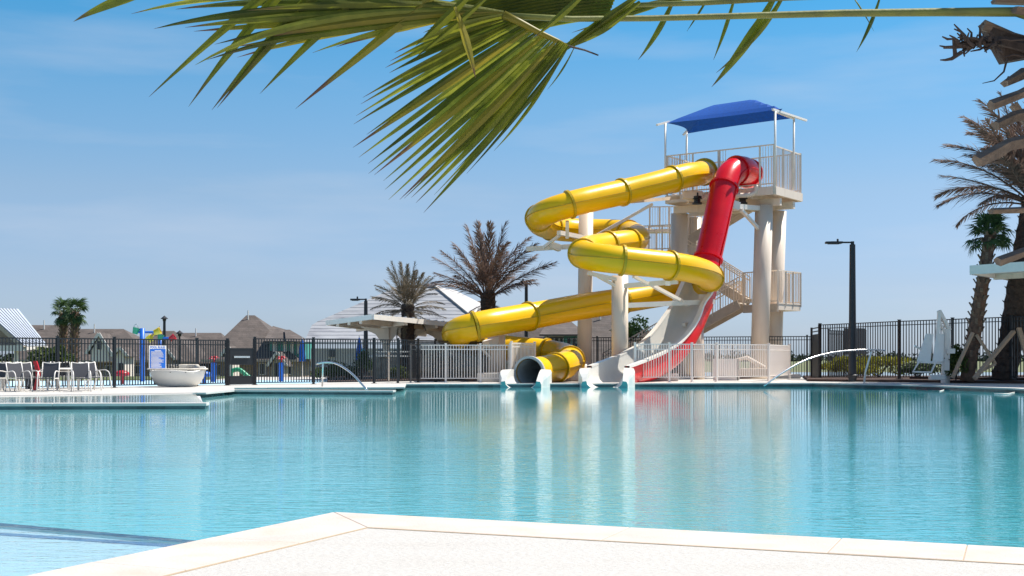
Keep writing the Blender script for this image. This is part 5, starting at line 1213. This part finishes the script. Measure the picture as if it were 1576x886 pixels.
# dead dark flower stalk
rnd = random.Random(9); q = MB()
q.tube([Vector((1.93, 3.95, P(1650,92,4).z)), P(1650,90,4), P(1600,75,4), P(1560,66,3.98), P(1520,60,3.95), P(1500,68,3.93), P(1480,70,3.92)], [.032, .03, .026, .02, .012, .009, .006], 6)
for i in range(46):
    b = P(1475+rnd.uniform(0, 62), 66+rnd.uniform(-6, 8), 3.93+rnd.uniform(-.03, .03)); a = rnd.uniform(0, 6.28); l = rnd.uniform(.02, .055); pts_ = [b]
    for k in range(3): a += rnd.uniform(-.9, .9); pts_.append(pts_[-1]+Vector((math.cos(a)*l*.4-.006, rnd.uniform(-.008, .008), math.sin(a)*l*.35)))
    q.tube(pts_, [.006, .005, .0035, .002], 5)
for pt in ([(1490,70),(1470,72),(1455,72),(1446,70)], [(1480,80),(1465,90),(1455,92),(1447,92)], [(1470,85),(1468,60),(1458,60),(1450,56)]): q.tube([P(x, y, 3.93) for x, y in pt], [.007, .006, .004, .002], 5)
q.build('flower_stalk', M['bark'], tr)
q = MB()
for pt in ([(1550,90),(1545,110),(1530,124),(1512,128)], [(1560,120),(1552,118),(1545,130)], [(1580,60),(1555,62),(1545,60),(1535,62)], [(1580,88),(1560,84),(1545,88),(1540,86)]): q.tube([P(x, y, 3.9) for x, y in pt], [.004, .003, .002, .001], 4)
q.build('fibre', M['bark'], tr)
q = MB(); q.v = [tuple(P(*p)) for p in ((1512,35,4),(1545,95,4.02),(1600,85,4.0),(1600,60,4),(1550,50,3.98))]+[tuple(P(*p)+Vector((0, .04, 0))) for p in ((1512,35,4),(1545,95,4.02),(1600,85,4.0),(1600,60,4),(1550,50,3.98))]
q.f = [(0, 1, 2, 3, 4), (9, 8, 7, 6, 5)]+[((i+1) % 5, i, 5+i, 5+(i+1) % 5) for i in range(5)]; q.build('fibre_sheath', M['bark'], tr)
# leaflets
def leaflet(o_, c_, e_, D0, D1, w_, m, parent, fold=.5, wpos=.45):
    p0, p1, p2 = P(*o_, D0), P(*c_, (D0+D1)/2), P(*e_, D1); n_ = 14; q = MB(); tip = []
    for i in range(n_+1):
        t = i/n_; p = p0*(1-t)**2+p1*2*t*(1-t)+p2*t*t; d = ((p1-p0)*(1-t)+(p2-p1)*t).normalized()
        b = d.cross(Vector((0, 1, 0))).normalized(); ww = w_*(.35+.65*min(1, t/wpos))*(1 if t < wpos else max(.04, 1-((t-wpos)/(1-wpos))**1.6))
        if i == n_: ww = .0006
        f = Vector((0, 1, 0))*ww*fold
        for s_, g_ in ((-1, 1), (0, 0), (1, 1)): q.v.append(tuple(p+b*ww*.5*s_+f*g_)); tip.append(t)
    for i in range(n_):
        for s_ in range(2): q.f.append((i*3+s_, i*3+s_+1, (i+1)*3+s_+1, (i+1)*3+s_))
    return q.build('leaflet', M[m], parent, tip=tip, smooth=False)
rnd = random.Random(14)
# petioles from the trunk to the leaf hubs
MB().tube([Vector((1.93, 3.95, P(1640, 42, 3.95).z)), P(1640, 40, 3.95), P(1565, 18, 3.95), P(1450, 18.5, 4.0), P(1300, 20, 4.02), P(1150, 24, 4.02), P(1000, 28, 4.0), P(880, 29, 3.95), P(775, 24, 3.9)], [.024, .02, .015, .013, .0115, .010, .0095, .009, .010], 10).build('petiole', M['petiole'], tr, smooth=True)
MB().tube([Vector((1.93, 3.95, 2.16)), P(1640, -30, 4.2), P(1400, -12, 4.25), P(1210, -4, 4.28), P(1080, 4, 4.28), P(965, 8, 4.25)], [.02, .016, .014, .011, .010, .008], 8).build('petiole', M['petiole'], tr, smooth=True)
costa = [(775, 22), (800, 34), (830, 50), (858, 63), (872, 70)]
MB().tube([P(x, y, 3.88+i*.01) for i, (x, y) in enumerate(costa)], [.013, .011, .0095, .008, .005], 8).build('midrib', M['neary'], tr, smooth=True)
tips = [(607,81),(600,94),(593,104),(599,112),(558,150),(555,160),(548,178),(544,191),(564,207),(543,227),(552,242),(566,252),(567,267),(576,269),(590,278),(592,292),(598,307),(615,307),(622,305),(633,304),(640,312),(652,327),(668,300),(700,262),(718,267)]
nn = len(tips)
for i, (tx, ty) in enumerate(tips):
    f = i/(nn-1); k = f*(len(costa)-1.01); a = int(k); ox = costa[a][0]+(costa[a+1][0]-costa[a][0])*(k-a)+4; oy = costa[a][1]+(costa[a+1][1]-costa[a][1])*(k-a)
    mx_, my_ = (ox+tx)/2, (oy+ty)/2; dx, dy = tx-ox, ty-oy; bow = 10-26*f if f < .7 else -8
    leaflet((ox, oy), (mx_+dy*.06-bow*.2, my_-dx*.0-12*(1-f)-4), (tx, ty), 3.9, 3.96+rnd.uniform(-.05, .05), rnd.uniform(.021, .029)*(1 if f < .88 else .5), ['near', 'nearl', 'neard', 'near', 'nearl', 'near', 'neary'][(i*5+i//3) % 7], tr, fold=rnd.uniform(.25, .6), wpos=.4)
# further blades folding along the right side of the fan
for (o_, c_, e_, w_) in (((872,66),(800,150),(688,250),.022),((880,60),(830,150),(742,225),.018),((876,66),(820,170),(760,232),.012),((885,70),(868,108),(842,138),.006),((780,22),(812,66),(725,112),.0),((985,2),(930,45),(862,78),.03),((1000,-20),(930,30),(840,92),.03),((975,0),(920,40),(850,90),.022)):
    if w_: leaflet(o_, c_, e_, 3.93, 3.98, w_, 'near', tr)
MB().tube([P(872, 70, 3.92), P(900, 77, 3.92), P(921, 85, 3.92)], [.004, .003, .0025], 5).build('stub', M['bark'], tr)
# overlying upper blades behind the petiole
for k in range(13):
    oy = -12+k*5.2; leaflet((960-k*2, oy-26), (800-k*4, oy-18), (640+k*4+rnd.uniform(-10, 10), 22+k*7.0), 4.02, 4.06, .040, 'near', tr, fold=.3)
DIAG = {(113,33):(172,0),(229,149):(392,0),(290,164):(398,18),(326,169):(440,30),(334,166):(452,24),(340,158):(470,0),(400,144):(520,22),(455,167):(600,52)}
# left-hand fan: blades that arch over the top of the frame
def lf2(e_, c_, w_=.03, m='near', D=3.8, o_=(775, 18)):
    m = m if m != 'near' else ('near', 'nearl', 'neard')[int(e_[0]+e_[1]) % 3]; w_ *= .78; leaflet(o_, c_, e_, 3.88, D+rnd.uniform(-.06, .06), w_, m, tr, fold=rnd.uniform(.2, .5), wpos=.55)
for e_, c_, w_, m_ in (((113,33),(330,-160),.034,'near'),((229,149),(420,-78),.030,'near'),((290,164),(440,-90),.032,'near'),((326,169),(520,-84),.036,'near'),((334,166),(505,-50),.030,'near'),((340,158),(560,-40),.03,'near'),
    ((400,144),(580,-50),.032,'near'),((455,167),(640,6),.030,'neary'),((517,72),(640,28),.028,'neary'),((202,21),(430,-44),.034,'near'),((237,44),(430,-6),.038,'near'),((300,100),(470,-2),.034,'near'),((285,42),(480,14),.036,'near'),
    ((298,48),(520,26),.036,'neary'),((318,92),(520,22),.034,'near'),((365,88),(560,28),.032,'neary'),((481,81),(610,30),.022,'near'),((330,68),(560,6),.036,'near'),((270,14),(480,-16),.036,'near'),((255,-4),(480,-34),.036,'near'),
    ((380,60),(600,18),.036,'neary'),((420,45),(620,4),.034,'near'),((350,30),(560,-14),.034,'near'),((440,66),(600,14),.03,'near'),((360,72),(540,40),.03,'near'),((380,16),(600,-8),.034,'near'),((640,88),(700,40),.020,'near'),((732,120),(690,24),.024,'neary'),((640,70),(735,-10),.03,'near'),((822,58),(905,-36),.022,'near')): 
    if e_ in ((640, 88), (732, 120), (640, 70), (822, 58)):
        o_ = {(640, 88): (760, -14), (732, 120): (700, 10), (640, 70): (730, -16), (822, 58): (910, -20)}[e_]; leaflet(o_, ((o_[0]+e_[0])/2+4, (o_[1]+e_[1])/2-3), e_, 3.8, 3.82, w_, m_, tr)
    elif e_ in DIAG:
        q_ = DIAG[e_]; k_ = 1.15; o2 = (q_[0]+(q_[0]-e_[0])*k_, q_[1]+(q_[1]-e_[1])*k_); leaflet((o2[0]*.7+800*.3, o2[1]*.8-30), ((q_[0]+o2[0])/2-8, (q_[1]+o2[1])/2-4), e_, 3.9, 3.8, w_, m_, tr, fold=.35, wpos=.62)
    else: lf2(e_, c_, w_, m_)
# blades hanging from the higher leaf on the right
for o_, c_, e_, w_ in (((1045,-20),(1018,48),(982,92),.020),((1135,-20),(1120,40),(1098,92),.014),((1200,-20),(1160,60),(1095,134),.036),((1215,-25),(1180,50),(1102,112),.022),((1100,-20),(1076,20),(1057,48),.008),((1356,-10),(1345,35),(1318,80),.014),((1310,-8),(1325,8),(1345,48),.006),((1085,-20),(1000,10),(880,50),.02),((1140,-20),(1000,2),(900,30),.02)):
    leaflet(o_, c_, e_, 4.3, 4.25, w_, 'near', tr)
